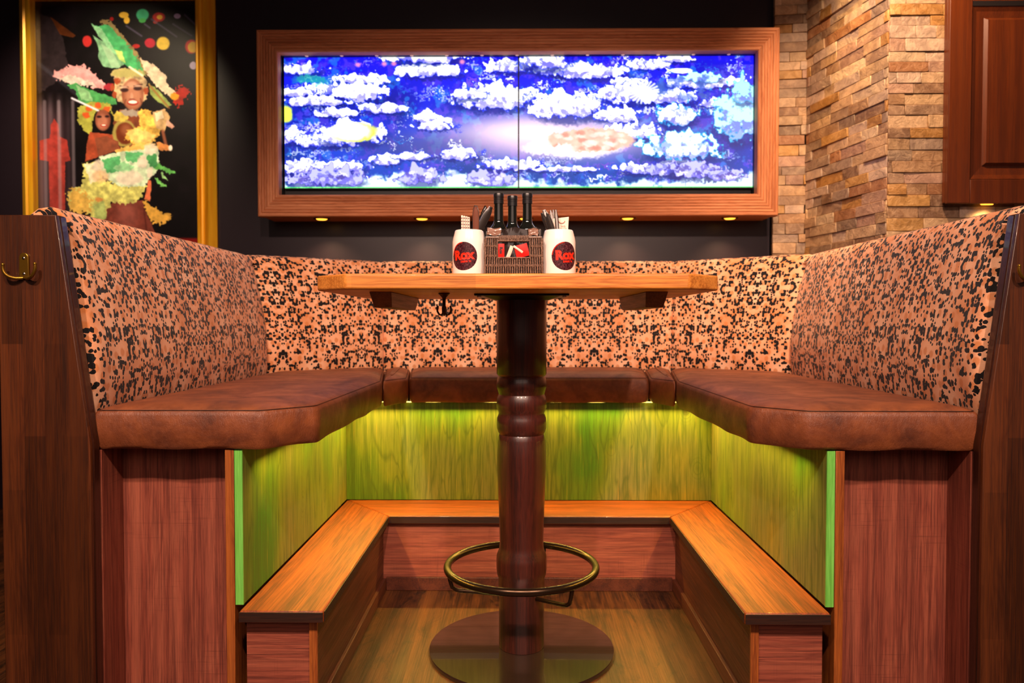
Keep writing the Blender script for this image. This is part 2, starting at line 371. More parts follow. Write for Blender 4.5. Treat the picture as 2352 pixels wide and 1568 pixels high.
# stacked-stone cladding: every stone its own block, its own colour and depth
STC = ['#c09a74', '#d0ac84', '#b48a64', '#dcc0a0', '#a08068', '#b8823c', '#cc9850', '#a48c7c', '#ccb09c', '#8a6850', '#bc9480', '#d8b490', '#a87048', '#caa480', '#d4b8a4', '#98806c']
def stone_run(b, cols, P, Q, z0, z1, first=0):
    P = Vector((P[0], P[1], 0)); Q = Vector((Q[0], Q[1], 0)); L = (Q-P).length; t = (Q-P).normalized(); nrm = Vector((t.y, -t.x, 0))
    z = z0; row = 0
    while z < z1:
        h = random.choice((.044, .048, .05, .056)); s = -random.uniform(0, .12)
        while s < L:
            w = random.uniform(.08, .26); a = max(0, s); e = min(L, s+w)
            if e-a > .012:
                d = random.uniform(0, .009); g = .0006
                pts = []
                for zz in (z+g, min(z+h, z1)-g):
                    for (ss, dd) in ((a+g, -.03), (e-g, -.03), (e-g, d+random.uniform(-.003, .003)), (a+g, d+random.uniform(-.003, .003))):
                        pts.append(P+t*ss+nrm*dd+Vector((0, 0, zz)))
                b.add(pts, [(3, 2, 1, 0), (4, 5, 6, 7), (0, 1, 5, 4), (1, 2, 6, 5), (2, 3, 7, 6), (3, 0, 4, 7)])
                c = hexc(random.choice(STC)); k = random.uniform(.8, 1.15)
                cols += [(c[0]*k, c[1]*k, c[2]*k, 1)]*8
            s += w
        z += h; row += 1
b = MB(); cols = []
stone_run(b, cols, (1.312, 3.88), (1.475, 3.86), 0, 3.1)
stone_run(b, cols, (1.475, 3.86), (1.593, 3.25), 0, 3.1)
stone_run(b, cols, (1.593, 3.25), (3.2, 3.25), 0, 3.1)
b.col = cols; struct('wall_right', b, M['stone'], bevel=.002, seg=1)
b = MB(); b.prismz([(1.33, 3.9), (1.49, 3.89), (1.62, 3.27), (3.2, 3.27), (3.2, 4.05), (1.33, 4.05)], 0, 3.1); struct('wall_core_right', b, M['black_lining'])

# ------------------------------------------------------------------ upholstered backrests
CT = [(-1.09, 1.862), (-1.09, 3.17), (-.645, 3.49), (.711, 3.49), (1.156, 3.17), (1.156, 1.862)]
def seg_dir(i): a, c = CT[i], CT[i+1]; return (Vector(c)-Vector(a)).normalized()
def out_n(i): d = seg_dir(i); return Vector((-d.y, d.x))      # outward (to the left of travel)
def miter(k):
    if k == 0: return out_n(0)
    if k == 5: return out_n(4)
    a, c = out_n(k-1), out_n(k); m = (a+c).normalized(); return m/m.dot(a)
PROF = []                                                     # (offset outward, z)
def prof_pts():
    P = [(.02, .70), (.0, .76), (-.006, .79), (-.012, .84), (-.012, .90), (-.004, .97), (.010, 1.04), (.026, 1.11), (.042, 1.17), (.058, 1.225), (.072, 1.262), (.092, 1.288), (.118, 1.297), (.145, 1.293), (.168, 1.276), (.18, 1.25), (.182, 1.0), (.182, .70)]
    out = []
    for a, c in zip(P[:-1], P[1:]):
        for k in range(3):
            t = k/3; out.append((a[0]+(c[0]-a[0])*t, a[1]+(c[1]-a[1])*t))
    return out+[P[-1]]
PROF = prof_pts()
vacc = [0.]
for a, c in zip(PROF[:-1], PROF[1:]): vacc.append(vacc[-1]+math.dist(a, c))
LB = ['leopard print backrest along the left side of the booth, next to the gold picture',
      'leopard print backrest across the left back corner, between the left side and the back',
      'long leopard print backrest along the back, below the screens and behind the table',
      'leopard print backrest across the right back corner, below the stone wall corner',
      'leopard print backrest along the right side of the booth, below the cherry cabinet']
uacc = 0.
for i in range(5):
    L = (Vector(CT[i+1])-Vector(CT[i])).length; n = max(16, int(L/.03)); b = MB(); b.uv = []
    A, B = Vector(CT[i]), Vector(CT[i+1]); ma, mb_ = miter(i), miter(i+1); np_ = len(PROF)
    for k in range(n+1):
        t = k/n; t = .5-.5*math.cos(PI*t) if n > 4 else t
        e = min(t*L, (1-t)*L); pinch = .012*math.exp(-e/.008); u = uacc+t*L
        if (i == 0 and t < .5) or (i == 4 and t > .5): pinch = .03*math.exp(-e/.01)
        for j, (o_, z) in enumerate(PROF):
            base = A.lerp(B, t); m = ma.lerp(mb_, t)
            wav = .0016*math.sin(u*21+z*13)+.001*math.sin(u*47-z*31)
            oo = o_+(pinch if j < 30 else -pinch)+wav; zz = z-(pinch*.6 if z > 1.2 else 0)
            p = base+m*oo; b.v.append((p.x, p.y, zz)); b.uv.append((u, vacc[j]))
    for k in range(n):
        for j in range(np_-1):
            b.f.append((k*np_+j, (k+1)*np_+j, (k+1)*np_+j+1, k*np_+j+1)); b.mi.append(0)
    b.f.append(tuple(range(np_))); b.f.append(tuple(range(n*np_, (n+1)*np_))[::-1]); b.mi += [0, 0]
    o = obj('backrest_cushion', b, M['leopard'], smooth=True, loc=(sum(c[0] for c in CT[i:i+2])/2, sum(c[1] for c in CT[i:i+2])/2, .7))
    q = [A+ma*.03, B+mb_*.03, B+mb_*.17, A+ma*.17]; sb = MB(); sb.prismz([(p.x, p.y) for p in q], 0, .66); obj('support_board', sb, M['board_edge'], o, label='dark board under the backrest')
    tag(o, LB[i], 'backrest', 'leopard print backrests around the booth'); uacc += L

# ------------------------------------------------------------------ leather seat cushions
def rounded(poly, r=.02, n=5):
    out = []; m = len(poly)
    for i in range(m):
        p0, p, p1 = Vector(poly[i-1]), Vector(poly[i]), Vector(poly[(i+1) % m]); rr = min(r, (p-p0).length*.4, (p1-p).length*.4)
        a = p+(p0-p).normalized()*rr; c = p+(p1-p).normalized()*rr
        for k in range(n+1):
            t = k/n; out.append((a*(1-t)**2+p*2*t*(1-t)+c*t*t))
    return out
def densify(poly, step=.03):
    out = []; m = len(poly)
    for i in range(m):
        a, c = poly[i], poly[(i+1) % m]; k = max(1, int((c-a).length/step))
        for j in range(k): out.append(a.lerp(c, j/k))
    return out
def inset(poly, d):
    m = len(poly); out = []
    for i in range(m):
        a, p, c = poly[i-1], poly[i], poly[(i+1) % m]
        e1 = (p-a).normalized(); e2 = (c-p).normalized(); n1 = Vector((-e1.y, e1.x)); n2 = Vector((-e2.y, e2.x)); mm = (n1+n2)
        mm = mm.normalized() if mm.length > 1e-6 else n1
        out.append(p+mm*d/max(.6, mm.dot(n1)))
    return out
def seat(poly, label, z0=.682, z1=.778, crown=.016, loc=None):
    area = sum(poly[i-1][0]*poly[i][1]-poly[i][0]*poly[i-1][1] for i in range(len(poly)))
    if area < 0: poly = poly[::-1]
    pv = [Vector(p) for p in poly]; cnt = [max(1, int((pv[(q+1) % len(pv)]-pv[q]).length/.03)) for q in range(len(pv))]
    def ring(d, r=.018):
        q = inset(pv, d); m = len(q); out = []
        for a in range(m):
            p0, p, p1 = q[a-1], q[a], q[(a+1) % m]; rr = min(r, (p-p0).length*.4, (p1-p).length*.4)
            A_ = p+(p0-p).normalized()*rr; C_ = p+(p1-p).normalized()*rr; N_ = q[(a+1) % m]; r2 = min(r, (N_-p).length*.4); E_ = N_+(p-N_).normalized()*r2
            out += [A_*(1-k/5)**2+p*2*(k/5)*(1-k/5)+C_*(k/5)**2 for k in range(6)]+[C_.lerp(E_, k/cnt[a]) for k in range(1, cnt[a])]
        return out
    base = ring(0); km = min((pv[q]-pv[q-1]).length for q in range(len(pv))); mx = .028 if km < .1 else .07
    rings = [(.02, z0-.002), (.006, z0), (0, z0+.008), (-.004, z0+.05), (-.002, z1-.012), (.001, z1-.004), (.004, z1-.001), (.006, z1-.002), (.009, z1+.002), (mx*.3, z1+crown*.45), (mx*.6, z1+crown*.8), (mx, z1+crown)]
    b = MB(); n = len(base)
    for d, z in rings:
        for p in ring(d):
            w = .0012*math.sin(p.x*47+p.y*33)*(1 if z < z1-.02 else .35); b.v.append((p.x+w, p.y-w, z+(.0025*math.sin(p.x*29+p.y*23)*.7 if z0 <= z < z0+.01 else 0)))
    for r in range(len(rings)-1):
        for k in range(n):
            k2 = (k+1) % n; b.f.append((r*n+k, r*n+k2, (r+1)*n+k2, (r+1)*n+k))
    b.f.append(tuple(range(n))[::-1]); b.f.append(tuple(range((len(rings)-1)*n, len(rings)*n))); b.mi = [0]*len(b.f)
    cx = sum(p[0] for p in poly)/len(poly); cy = sum(p[1] for p in poly)/len(poly)
    o = obj('seat_cushion', b, M['leather'], smooth=True, loc=(cx, cy, z0))
    s_ = MB(); s_.tube([(p.x, p.y, z1+.0012) for p in ring(.0055)], .0009, 5, closed=True)
    obj('seam', s_, M['seam'], o, smooth=True, label='dark stitched seam')
    return tag(o, label, 'seat cushion', 'brown leather seat cushions of the booth')
def mir(poly): return [(2*CX-x, y) for x, y in poly]
LS = [(-1.072, 1.84), (-.65, 1.84), (-.537, 1.95), (-.522, 2.775), (-.64, 3.47), (-1.072, 3.165)]
LC = [(-.517, 2.785), (-.447, 2.925), (-.52, 3.475), (-.634, 3.475)]
seat(LS, 'brown leather seat cushion of the left bench, its front corner cut off')
seat(mir(LS), 'brown leather seat cushion of the right bench, its front corner cut off')
seat(LC, 'small wedge shaped brown leather cushion in the left back corner')
seat(mir(LC), 'small wedge shaped brown leather cushion in the right back corner')
seat([(-.44, 2.93), (.506, 2.93), (.58, 3.475), (-.514, 3.475)], 'long brown leather seat cushion along the back, behind the table column')

# ------------------------------------------------------------------ bench bases (green stained panels, veneered ends)
def Xm(x, s): return CX+s*(abs(x-CX)) if True else x
def side_base(s, label):
    """s=-1 left, +1 right"""
    g = .735; X = lambda d: CX+s*d
    def bx(b, d0, d1, y0, y1, z0, z1): b.box(min(X(d0), X(d1)), max(X(d0), X(d1)), y0, y1, z0, z1)
    t = thing('bench_box', label, 'bench box', (X(.9), 1.86, 0), 'wooden bench bases under the seat cushions')
    b = MB(); bx(b, g-.0, g+.019, 1.855, 2.97, .284, .679); obj('green_panel', b, [M['stain']], t, bevel=.001, seg=1, label='green stained timber panel')
    b = MB(); bx(b, g-.0005, g+.0195, 1.851, 1.856, .2845, .679); obj('edge_strip', b, M['lime_edge'], t, label='bright lime green front edge')
    b = MB(); bx(b, g+.021, g+.043, 1.85, 2.97, .0, .679); obj('side_board', b, M['banding'], t, bevel=.001, seg=1, label='orange brown board edge')
    b = MB(); bx(b, g+.043, 1.098, 1.945, 1.963, .0, .679); obj('front_panel', b, M['veneer_Z'], t, label='recessed reddish wood veneer front')
    b = MB(); bx(b, 1.088, 1.106, 1.846, 3.3, .0, .679); obj('outer_board', b, M['veneer_Z'], t)
    b = MB(); bx(b, g+.045, 1.085, 1.97, 3.12, .655, .679); obj('seat_deck', b, M['black_lining'], t)
    return t
side_base(-1, 'left bench base, green panel inside and reddish veneered front')
side_base(1, 'right bench base, green panel inside and reddish veneered front')
t = thing('bench_box', 'back bench base, its green stained panel standing behind the table column', 'bench box', (CX, 2.98, 0), 'wooden bench bases under the seat cushions')
b = MB(); b.box(CX-.735, CX+.735, 2.971, 2.99, .284, .679); obj('green_panel', b, M['stain'], t, label='green stained timber panel')
b = MB(); b.box(CX-.66, CX+.66, 2.992, 3.48, .655, .679); obj('seat_deck', b, M['black_lining'], t)
# LED strips hidden under the cushions' front edge
def led(pts, label):
    b = MB(); (x0, y0), (x1, y1) = pts; d = Vector((x1-x0, y1-y0)).normalized(); n = Vector((-d.y, d.x))*.005
    b.prismz([(x0-n.x, y0-n.y), (x1-n.x, y1-n.y), (x1+n.x, y1+n.y), (x0+n.x, y0+n.y)], .6803, .6830)
    o = obj('led_strip', b, M['led_yellow'], loc=((x0+x1)/2, (y0+y1)/2, .67)); return tag(o, label, 'led strip', 'glowing strips under the seats')
led([(CX-.70, 1.97), (CX-.70, 2.93)], 'yellow glowing strip under the left seat cushion, along the green panel')
led([(CX+.70, 1.97), (CX+.70, 2.93)], 'yellow glowing strip under the right seat cushion, along the green panel')
led([(CX-.69, 2.953), (CX+.69, 2.953)], 'yellow glowing strip under the back seat cushion, along the green panel')
# strips deliver their light through slim area lamps
def area(name, loc, rot, sx, sy, power, col, spread=PI, cast=True):
    l = bpy.data.lights.new(name, 'AREA'); l.shape = 'RECTANGLE'; l.size = sx; l.size_y = sy; l.energy = power; l.color = col; l.spread = spread
    o = bpy.data.objects.new(name, l); COL.objects.link(o); o.location = loc; o.rotation_euler = rot; return o
def spot(name, loc, target, power, col, size=60, blend=.6, rad=.04):
    l = bpy.data.lights.new(name, 'SPOT'); l.energy = power; l.color = col; l.spot_size = math.radians(size); l.spot_blend = blend; l.shadow_soft_size = rad
    o = bpy.data.objects.new(name, l); COL.objects.link(o); o.location = loc
    o.rotation_euler = (Vector(target)-Vector(loc)).to_track_quat('-Z', 'Y').to_euler(); return o
YL = (1., .66, .11)
area('strip_light_left', (CX-.695, 2.42, .677), (0, math.radians(-22), 0), .012, .95, 5.2, YL, math.radians(132))
area('strip_light_right', (CX+.695, 2.42, .677), (0, math.radians(22), 0), .012, .95, 5.2, YL, math.radians(132))
area('strip_light_back', (CX, 2.945, .677), (math.radians(-22), 0, 0), 1.38, .012, 7.6, YL, math.radians(132))

# ------------------------------------------------------------------ footrest ledges
def side_ledge(s, label):
    X = lambda d: CX+s*d
    t = thing('footrest_step', label, 'step', (X(.63), 1.84, 0), 'wooden steps around the inside of the booth')
    def bx(b, d0, d1, y0, y1, z0, z1): b.box(min(X(d0), X(d1)), max(X(d0), X(d1)), y0, y1, z0, z1)
    b = MB(); b.prismz([(X(.522), 1.815), (X(.732), 1.815), (X(.732), 2.969), (X(.522), 2.722)], .252, .283)
    obj('ledge_board', b, M['ledge_Y'], t, bevel=.005, seg=3, label='orange brown oak ledge board')
    b = MB(); b.box(min(X(.523), X(.732)), max(X(.523), X(.732)), 1.8125, 1.8152, .2555, .2795); obj('board_edge', b, M['ledge_edge'], t, label='dark brown front edge')
    b = MB(); bx(b, .5203, .5222, 1.822, 2.715, .2555, .2795); obj('board_edge', b, M['ledge_edge'], t, label='inner edge strip with shade painted in')  # added strip, its dark colour is the shade on the inner edge
    b = MB(); bx(b, .545, .563, 1.842, 2.742, .0, .252); obj('riser', b, M['riser_Y'], t)
    b = MB(); bx(b, .563, .725, 1.846, 1.86, .0, .252); obj('end_panel', b, M['veneer_X'], t)
    b = MB(); bx(b, .544, .564, 1.838, 1.845, .0, .252); obj('edge_band', b, M['banding'], t)
    b = MB(); bx(b, .533, .545, 1.85, 2.73, .0, .048); obj('skirting_board', b, M['riser_Y'], t, bevel=.002)
    return t
side_ledge(-1, 'left footrest step with oak ledge, in front of the left green panel')
side_ledge(1, 'right footrest step with oak ledge, in front of the right green panel')
t = thing('footrest_step', 'back footrest step with oak ledge, behind the table column', 'step', (CX, 2.75, 0), 'wooden steps around the inside of the booth')
b = MB(); b.prismz([(CX-.520, 2.7225), (CX+.520, 2.7225), (CX+.730, 2.9695), (CX-.730, 2.9695)], .252, .283); obj('ledge_board', b, M['ledge_X'], t, bevel=.005, seg=3, label='orange brown oak ledge board')
b = MB(); b.box(CX-.519, CX+.519, 2.7205, 2.723, .2555, .2795); obj('board_edge', b, M['ledge_edge'], t, label='dark brown front edge')  # added strip, shade on the board front put into its colour
b = MB(); b.box(CX-.545, CX+.545, 2.743, 2.76, 0, .252); obj('riser', b, M['veneer_X'], t)
b = MB(); b.box(CX-.533, CX+.533, 2.731, 2.743, 0, .05); obj('skirting_board', b, M['riser_Y'], t, bevel=.002)

# ------------------------------------------------------------------ end partitions with coat hooks
def hook_parts(parent, c, s, mat, nrm='front'):
    """double coat hook screwed on a board facing the viewer; c = plate centre on the board face"""
    x, y, z = c
    b = MB(); out = []
    for k in range(13): a = PI*k/12; out.append((x+.0115*math.cos(a), z+.028+.0115*math.sin(a)))
    out += [(x-.0125, z-.015), (x-.010, z-.024), (x+.010, z-.024), (x+.0125, z-.015)]
    b.prism(out, y-.006, y)
    h = obj('coat_hook', b, mat, parent, bevel=.0018, seg=3, label='brass double coat hook')
    for sx, w, hh in ((-1, .036, .030), (1, .035, .032)):
        m = MB(); pts = []; rad = []
        for k in range(15):
            u = k/14; a = u*PI*.55
            pts.append((x+sx*(.004+w*math.sin(a)*1.0), y-.004-.018*math.sin(min(1, u*1.4)*PI/2), z-.022+hh*(1-math.cos(a))*.9-.004*math.sin(u*PI))); rad.append(.0044-.0008*u)
        m.tube(pts, rad, 12); m.sphere(pts[-1], .0042, 10); obj('prong', m, mat, h, smooth=True)
    for zz in (z+.026, z-.012):
        m = MB(); m.lathe([(.0001, .0012), (.0024, .0010), (.0036, 0), (.0036, -.002)], n=20, M_=Matrix.Translation((x, y-.0062, zz)) @ Matrix.Rotation(PI/2, 4, 'X')); obj('screw', m, M['steel'], h, smooth=True, label='small steel screw')
    return h
def partition(s, label):
    X = lambda d: CX+s*d
    t = thing('end_partition', label, 'partition board', (X(1.2), 1.8, 0), 'parquet wood boards closing the bench ends')
    poly = [(X(1.090), 0), (X(1.090), .70), (X(1.166), 1.262), (X(1.31), 1.262), (X(1.31), 0)]
    if s > 0: poly = poly[::-1]
    b = MB(); b.prism(poly, 1.800, 1.812); obj('face_board', b, M['parquet'], t, bevel=.002, label='brown parquet face of the partition')
    q = [(X(1.089), 0), (X(1.089), .70), (X(1.165), 1.263), (X(1.31), 1.263), (X(1.31), 0)]
    if s > 0: q = q[::-1]
    b = MB(); b.prism(q, 1.812, 1.842); obj('edge_board', b, M['board_edge'], t, bevel=.005, seg=3, label='dark lacquered edge of the partition')
    return t
pl = partition(-1, 'left end partition of brown parquet wood with a whole brass coat hook')
hook_parts(pl, (-1.210, 1.8, 1.130), -1, M['brass'])
pr = partition(1, 'right end partition of brown parquet wood, its hook cut off by the photo edge')
hook_parts(pr, (1.226, 1.8, 1.125), 1, M['brass'])

# ------------------------------------------------------------------ table
TX, TY = .004, 2.24
t = thing('bar_table', 'high table with oak top, turned dark column and round metal foot ring', 'table', (TX, TY, 0))
x0, x1, y0, y1, c = -.532, .515, 1.84, 2.64, .095
poly = [(x0+c, y0), (x1-c, y0), (x1, y0+c), (x1, y1-c), (x1-c, y1), (x0+c, y1), (x0, y1-c), (x0, y0+c)]
b = MB(); b.prismz(poly, 1.082, 1.1215); obj('tabletop', b, M['oak_top'], t, bevel=.006, seg=4, label='light oak tabletop with clipped corners')
for sx, xc in ((-1, -.37), (1, .37)):
    b = MB()
    xa, xb = (-.405, -.345) if sx < 0 else (.345-.01, .395)
    b.hexa([(xa+.006, 2.02, 1.040), (xb-.006, 2.02, 1.040), (xb-.006, 2.48, 1.040), (xa+.006, 2.48, 1.040)],
           [(xa, 1.98, 1.082), (xb, 1.98, 1.082), (xb, 2.52, 1.082), (xa, 2.52, 1.082)])
    obj('cleat', b, M['cleat'], t, bevel=.002, label='dark wooden cleat under the top')
b = MB(); b.box(TX-.135, TX+.135, TY-.135, TY+.135, 1.076, 1.0815)
b.hexa([(TX-.077, TY-.077, 1.066), (TX+.077, TY-.077, 1.066), (TX+.077, TY+.077, 1.066), (TX-.077, TY+.077, 1.066)], [(TX-.11, TY-.11, 1.076), (TX+.11, TY-.11, 1.076), (TX+.11, TY+.11, 1.076), (TX-.11, TY+.11, 1.076)])
mp = obj('mounting_plate', b, M['black_metal'], t, bevel=.001, label='black metal mounting plate')
for sx in (-1, 1):
    for sy in (-1, 1):
        m = MB(); m.lathe([(.006, -.004), (.006, 0), (.0001, 0)], (TX+sx*.122, TY+sy*.122, 1.076), 12); m.v = [(v[0], v[1], v[2]-.0) for v in m.v]; obj('screw', m, M['steel'], mp, smooth=True)
prof = [(.0685, .014), (.069, .02), (.0685, .17), (.070, .176), (.0705, .225), (.0745, .235), (.0765, .25), (.077, .275), (.076, .292), (.068, .312), (.0665, .33), (.068, .40), (.072, .50), (.0745, .565), (.0745, .60), (.072, .645), (.069, .658), (.067, .662),
        (.0705, .668), (.0748, .68), (.0755, .695), (.074, .712), (.069, .724), (.071, .732), (.0755, .742), (.0757, .757), (.0745, .772), (.069, .783), (.0715, .792), (.0755, .804), (.0755, .818), (.073, .832), (.070, .838), (.074, .843), (.0755, .845), (.0757, .96), (.0755, 1.04), (.0755, 1.067)]
b = MB(); b.lathe(prof, (TX, TY, 0), 72); obj('column', b, M['column'], t, smooth=True, label='turned dark wood column')
b = MB(); b.lathe([(.0001, 0), (.281, 0), (.2825, .003), (.2825, .009), (.280, .0125), (.0001, .0135)], (TX, TY, 0), 96); obj('base_plate', b, M['base_metal'], t, smooth=True, label='round flat bronze base plate')
R_ = .2255; b = MB(); b.tube([(TX+R_*math.cos(2*PI*k/96), TY+R_*math.sin(2*PI*k/96), .258) for k in range(96)], .0115, 18, closed=True)
fr = obj('foot_ring', b, M['ring_metal'], t, smooth=True, label='bronze tube foot ring')
for a in (-50, 70, 190):
    a = math.radians(a); ca, sa = math.cos(a), math.sin(a); P = []
    for r, z in ((.222, .25), (.218, .225), (.212, .205), (.20, .196), (.19, .193), (.12, .183), (.06, .175)): P.append((TX+r*ca, TY+r*sa, z))
    m = MB(); m.tube(P, .0062, 12); obj('strut', m, M['ring_metal'], fr, smooth=True)
# four-armed coat hook screwed under the top
hx, hy = -.212, 2.06
m = MB(); m.lathe([(.0001, 1.0819), (.0155, 1.0819), (.0165, 1.079), (.013, 1.076), (.006, 1.069), (.0045, 1.06), (.0045, 1.045), (.006, 1.044), (.0068, 1.04), (.006, 1.024), (.0001, 1.018)], (hx, hy, 0), 24)
hk = obj('table_hook', m, M['old_brass'], t, smooth=True, label='dark metal hook under the tabletop')
for a in (0, PI/2, PI, 3*PI/2):
    P = [(hx+r*math.cos(a+.15), hy+r*math.sin(a+.15), z) for r, z in ((.003, 1.026), (.008, 1.02), (.014, 1.0225), (.0185, 1.030), (.019, 1.038), (.0178, 1.043))]
    m = MB(); m.tube(P, .0028, 10); m.sphere(P[-1], .0034, 8); obj('prong', m, M['old_brass'], hk, smooth=True)

# ------------------------------------------------------------------ text on things
def text_mesh(body, size, offset=.0, shear=0.):
    cu = bpy.data.curves.new('txt', 'FONT'); cu.body = body; cu.size = size; cu.offset = offset; cu.align_x = 'CENTER'; cu.align_y = 'CENTER'; cu.resolution_u = 3; cu.shear = shear
    o = bpy.data.objects.new('txt', cu); COL.objects.link(o); dg = bpy.context.evaluated_depsgraph_get(); ev = o.evaluated_get(dg); me = ev.to_mesh()
    vs = [tuple(v.co) for v in me.vertices]; fs = [tuple(p.vertices) for p in me.polygons]; ev.to_mesh_clear(); bpy.data.objects.remove(o); bpy.data.curves.remove(cu)
    return vs, fs
def wrap(b, vs, fs, cx, cy, cz, r, ang0, rot=0., dx=0., dz=0.):
    out = []
    for x, z, _ in vs:
        X_, Z_ = x*math.cos(rot)-z*math.sin(rot)+dx, x*math.sin(rot)+z*math.cos(rot)+dz
        a = ang0+X_/r; out.append((cx+r*math.sin(a), cy-r*math.cos(a), cz+Z_))
    b.add(out, fs)
TZ = 1.1217
# ------------------------------------------------------------------ mugs
def mug(x, y, ang, label):
    t = thing('ceramic_mug', label, 'mug', (x, y, TZ), 'white cutlery mugs on the table')
    R = .0465; b = MB()
    b.lathe([(.0001, 0), (.040, 0), (.0425, .003), (R-.001, .008), (R, .014), (R, .098), (R-.0008, .103), (.0448, .108), (.0402, .1255), (.0393, .1290), (.0378, .131), (.0358, .130), (.0365, .124), (.0410, .108), (.0425, .098), (.0425, .01), (.0001, .008)], (x, y, TZ), 64)
    obj('body', b, M['ceramic'], t, smooth=True)
    # handle on the far side
    P = [(x+.2*0+(R-.002+d)*0, y+R-.004+d, TZ+z) for d, z in ((0, .095), (.018, .097), (.030, .085), (.032, .06), (.028, .038), (.014, .026), (0, .026))]
    m = MB(); m.tube(P, .006, 12, flat=1.4); obj('handle', m, M['ceramic'], t, smooth=True)
    # oval badge with lettering
    m = MB(); N = 40; RX, RZ = .0385, .0385; rr = R+.0004; cz = TZ+.0575
    vs = []; fs = []
    for i in range(13):
        for k in range(N):
            a = 2*PI*k/N; f = i/12; X_ = RX*f*math.cos(a); Z_ = RZ*f*math.sin(a); an = ang+X_/rr; vs.append((x+rr*math.sin(an), y-rr*math.cos(an), cz+Z_))
    for i in range(12):
        for k in range(N): k2 = (k+1) % N; fs.append((i*N+k, i*N+k2, (i+1)*N+k2, (i+1)*N+k))
    m.add(vs, fs); lb = obj('badge', m, M['label'], t, smooth=True, fixn=False, label='dark round printed badge')
    m = MB(); vs, fs = text_mesh('Rox', .0345, .0016); wrap(m, vs, fs, x, y, cz, R+.0012, ang, .06, 0, .002)
    vs, fs = text_mesh('DRINK \'N', .0068, .0003); wrap(m, vs, fs, x, y, cz, R+.0012, ang, .06, .007, -.0150)
    obj('lettering', m, M['red'], lb, fixn=False, label='red lettering reading Rox')
    m = MB(); P = []
    for k in range(14):
        a = math.radians(95+80*k/13); an = ang+(RX*.95*math.cos(a))/rr; P.append((x+(rr+.0003)*math.sin(an), y-(rr+.0003)*math.cos(an), cz+RZ*.95*math.sin(a)))
    m.tube(P, .0009, 6); obj('arc', m, M['red'], lb, smooth=True, label='thin red arc on the badge rim')
    return t
MLX, MRX, MY = (1078-1195)/1700*2.05, (1283-1195)/1700*2.05, 2.05
mug(MLX, MY, math.radians(-16), 'white ceramic mug left of the basket, holding brown knife handles')
mug(MRX, MY, math.radians(20), 'white ceramic mug right of the basket, holding riveted knives and a napkin')
def knife(base, top, w, mat, label, rivets=0, bend=0., twist=0., steel_edge=True):
    """knife standing handle-up: blade down in the mug, handle rising out of it"""
    A = Vector(base); B = Vector(top); t = thing('table_knife', label, 'knife', tuple(A), 'cutlery standing in the mugs')
    d = (B-A).normalized(); side = d.cross(Vector((math.sin(twist), -math.cos(twist), 0))).normalized(); dep = side.cross(d)
    L = (B-A).length
    def sweep(b, s0, s1, wf, th, off=0.):
        n = 26; vs = []
        for i in range(n+1):
            s = s0+(s1-s0)*i/n; u = (s-s0)/(s1-s0); c_ = A+d*(s*L)+side*(bend*math.sin(s*PI)*1.0); ww = wf(u)
            for (a, e) in ((-1, -.6), (-.6, -1), (.6, -1), (1, -.6), (1, .6), (.6, 1), (-.6, 1), (-1, .6)): vs.append(c_+side*(a*ww+off)+dep*(e*th))
        fs = [(i*8+k, i*8+(k+1) % 8, (i+1)*8+(k+1) % 8, (i+1)*8+k) for i in range(n) for k in range(8)]+[tuple(range(8)), tuple(range(n*8, n*8+8))]
        b.add(vs, fs)
    h = MB(); sweep(h, .38, .985, lambda u: w*(.62+.38*math.sin(.3+u*1.25))*max(.25, (1-u**9))**.6, .0042); obj('handle', h, mat, t, smooth=True, bevel=0)
    m = MB(); sweep(m, .36, 1.0, lambda u: w*(.76+.38*math.sin(.3+u*1.25))*max(.3, (1-u**10))**.6, .0019); obj('tang', m, M['steel'], t, smooth=True, label='steel tang around the handle')
    m = MB(); sweep(m, 0, .38, lambda u: w*.75*(.3+.7*min(1, u*3)), .0009); obj('blade', m, M['steel'], t, smooth=True)
    for k in range(rivets):
        s = .6+.26*k/(max(1, rivets-1)); c_ = A+d*(s*L)+side*(bend*math.sin(s*PI)); m = MB(); m.sphere(c_-dep*0, .0021, 8, sc=(1, 2.4, 1)); obj('rivet', m, M['brass'], t, smooth=True)
    return t
def P2(px, py, Y): return ((px-1195)/1700*Y, Y, 1+(740-py)/1700*Y)
zb = TZ+.012
knife((MLX+.006, MY-.002, zb), P2(1093, 473, 2.03), .0088, M['horn'], 'knife with flat reddish brown handle, beside the receipt roll', bend=.005)
knife((MLX-.004, MY+.010, zb), P2(1116, 474, 2.06), .0070, M['dark_handle'], 'knife with dark handle, middle of three in the left mug', bend=-.007, twist=.9)
knife((MLX-.012, MY-.006, zb), P2(1128, 476, 2.04), .0100, M['dark_handle'], 'knife with broad dark brown handle leaning towards the bottles', bend=-.007, twist=.3)
knife((MRX+.030, MY+.004, zb), P2(1244, 490, 2.035), .0066, M['dark_handle'], 'leftmost riveted black knife in the right mug', rivets=2)
knife((MRX+.022, MY-.012, zb), P2(1256, 490, 2.03), .0066, M['dark_handle'], 'second riveted black knife in the right mug, in front of the steel blade', rivets=3)
knife((MRX+.012, MY+.016, zb), P2(1249, 483, 2.07), .0090, M['steel'], 'broad plain steel knife behind the two riveted knives')
knife((MRX+.008, MY+.006, zb), P2(1264, 484, 2.06), .0045, M['steel'], 'thin steel handle, left one of the close pair behind the napkin')
knife((MRX+.012, MY+.010, zb), P2(1270, 483, 2.06), .0045, M['steel'], 'thin steel handle, right one of the close pair behind the napkin')
knife((MRX+.006, MY-.020, zb), P2(1276, 483, 2.03), .0048, M['steel'], 'slim steel handle standing in front of the printed napkin')
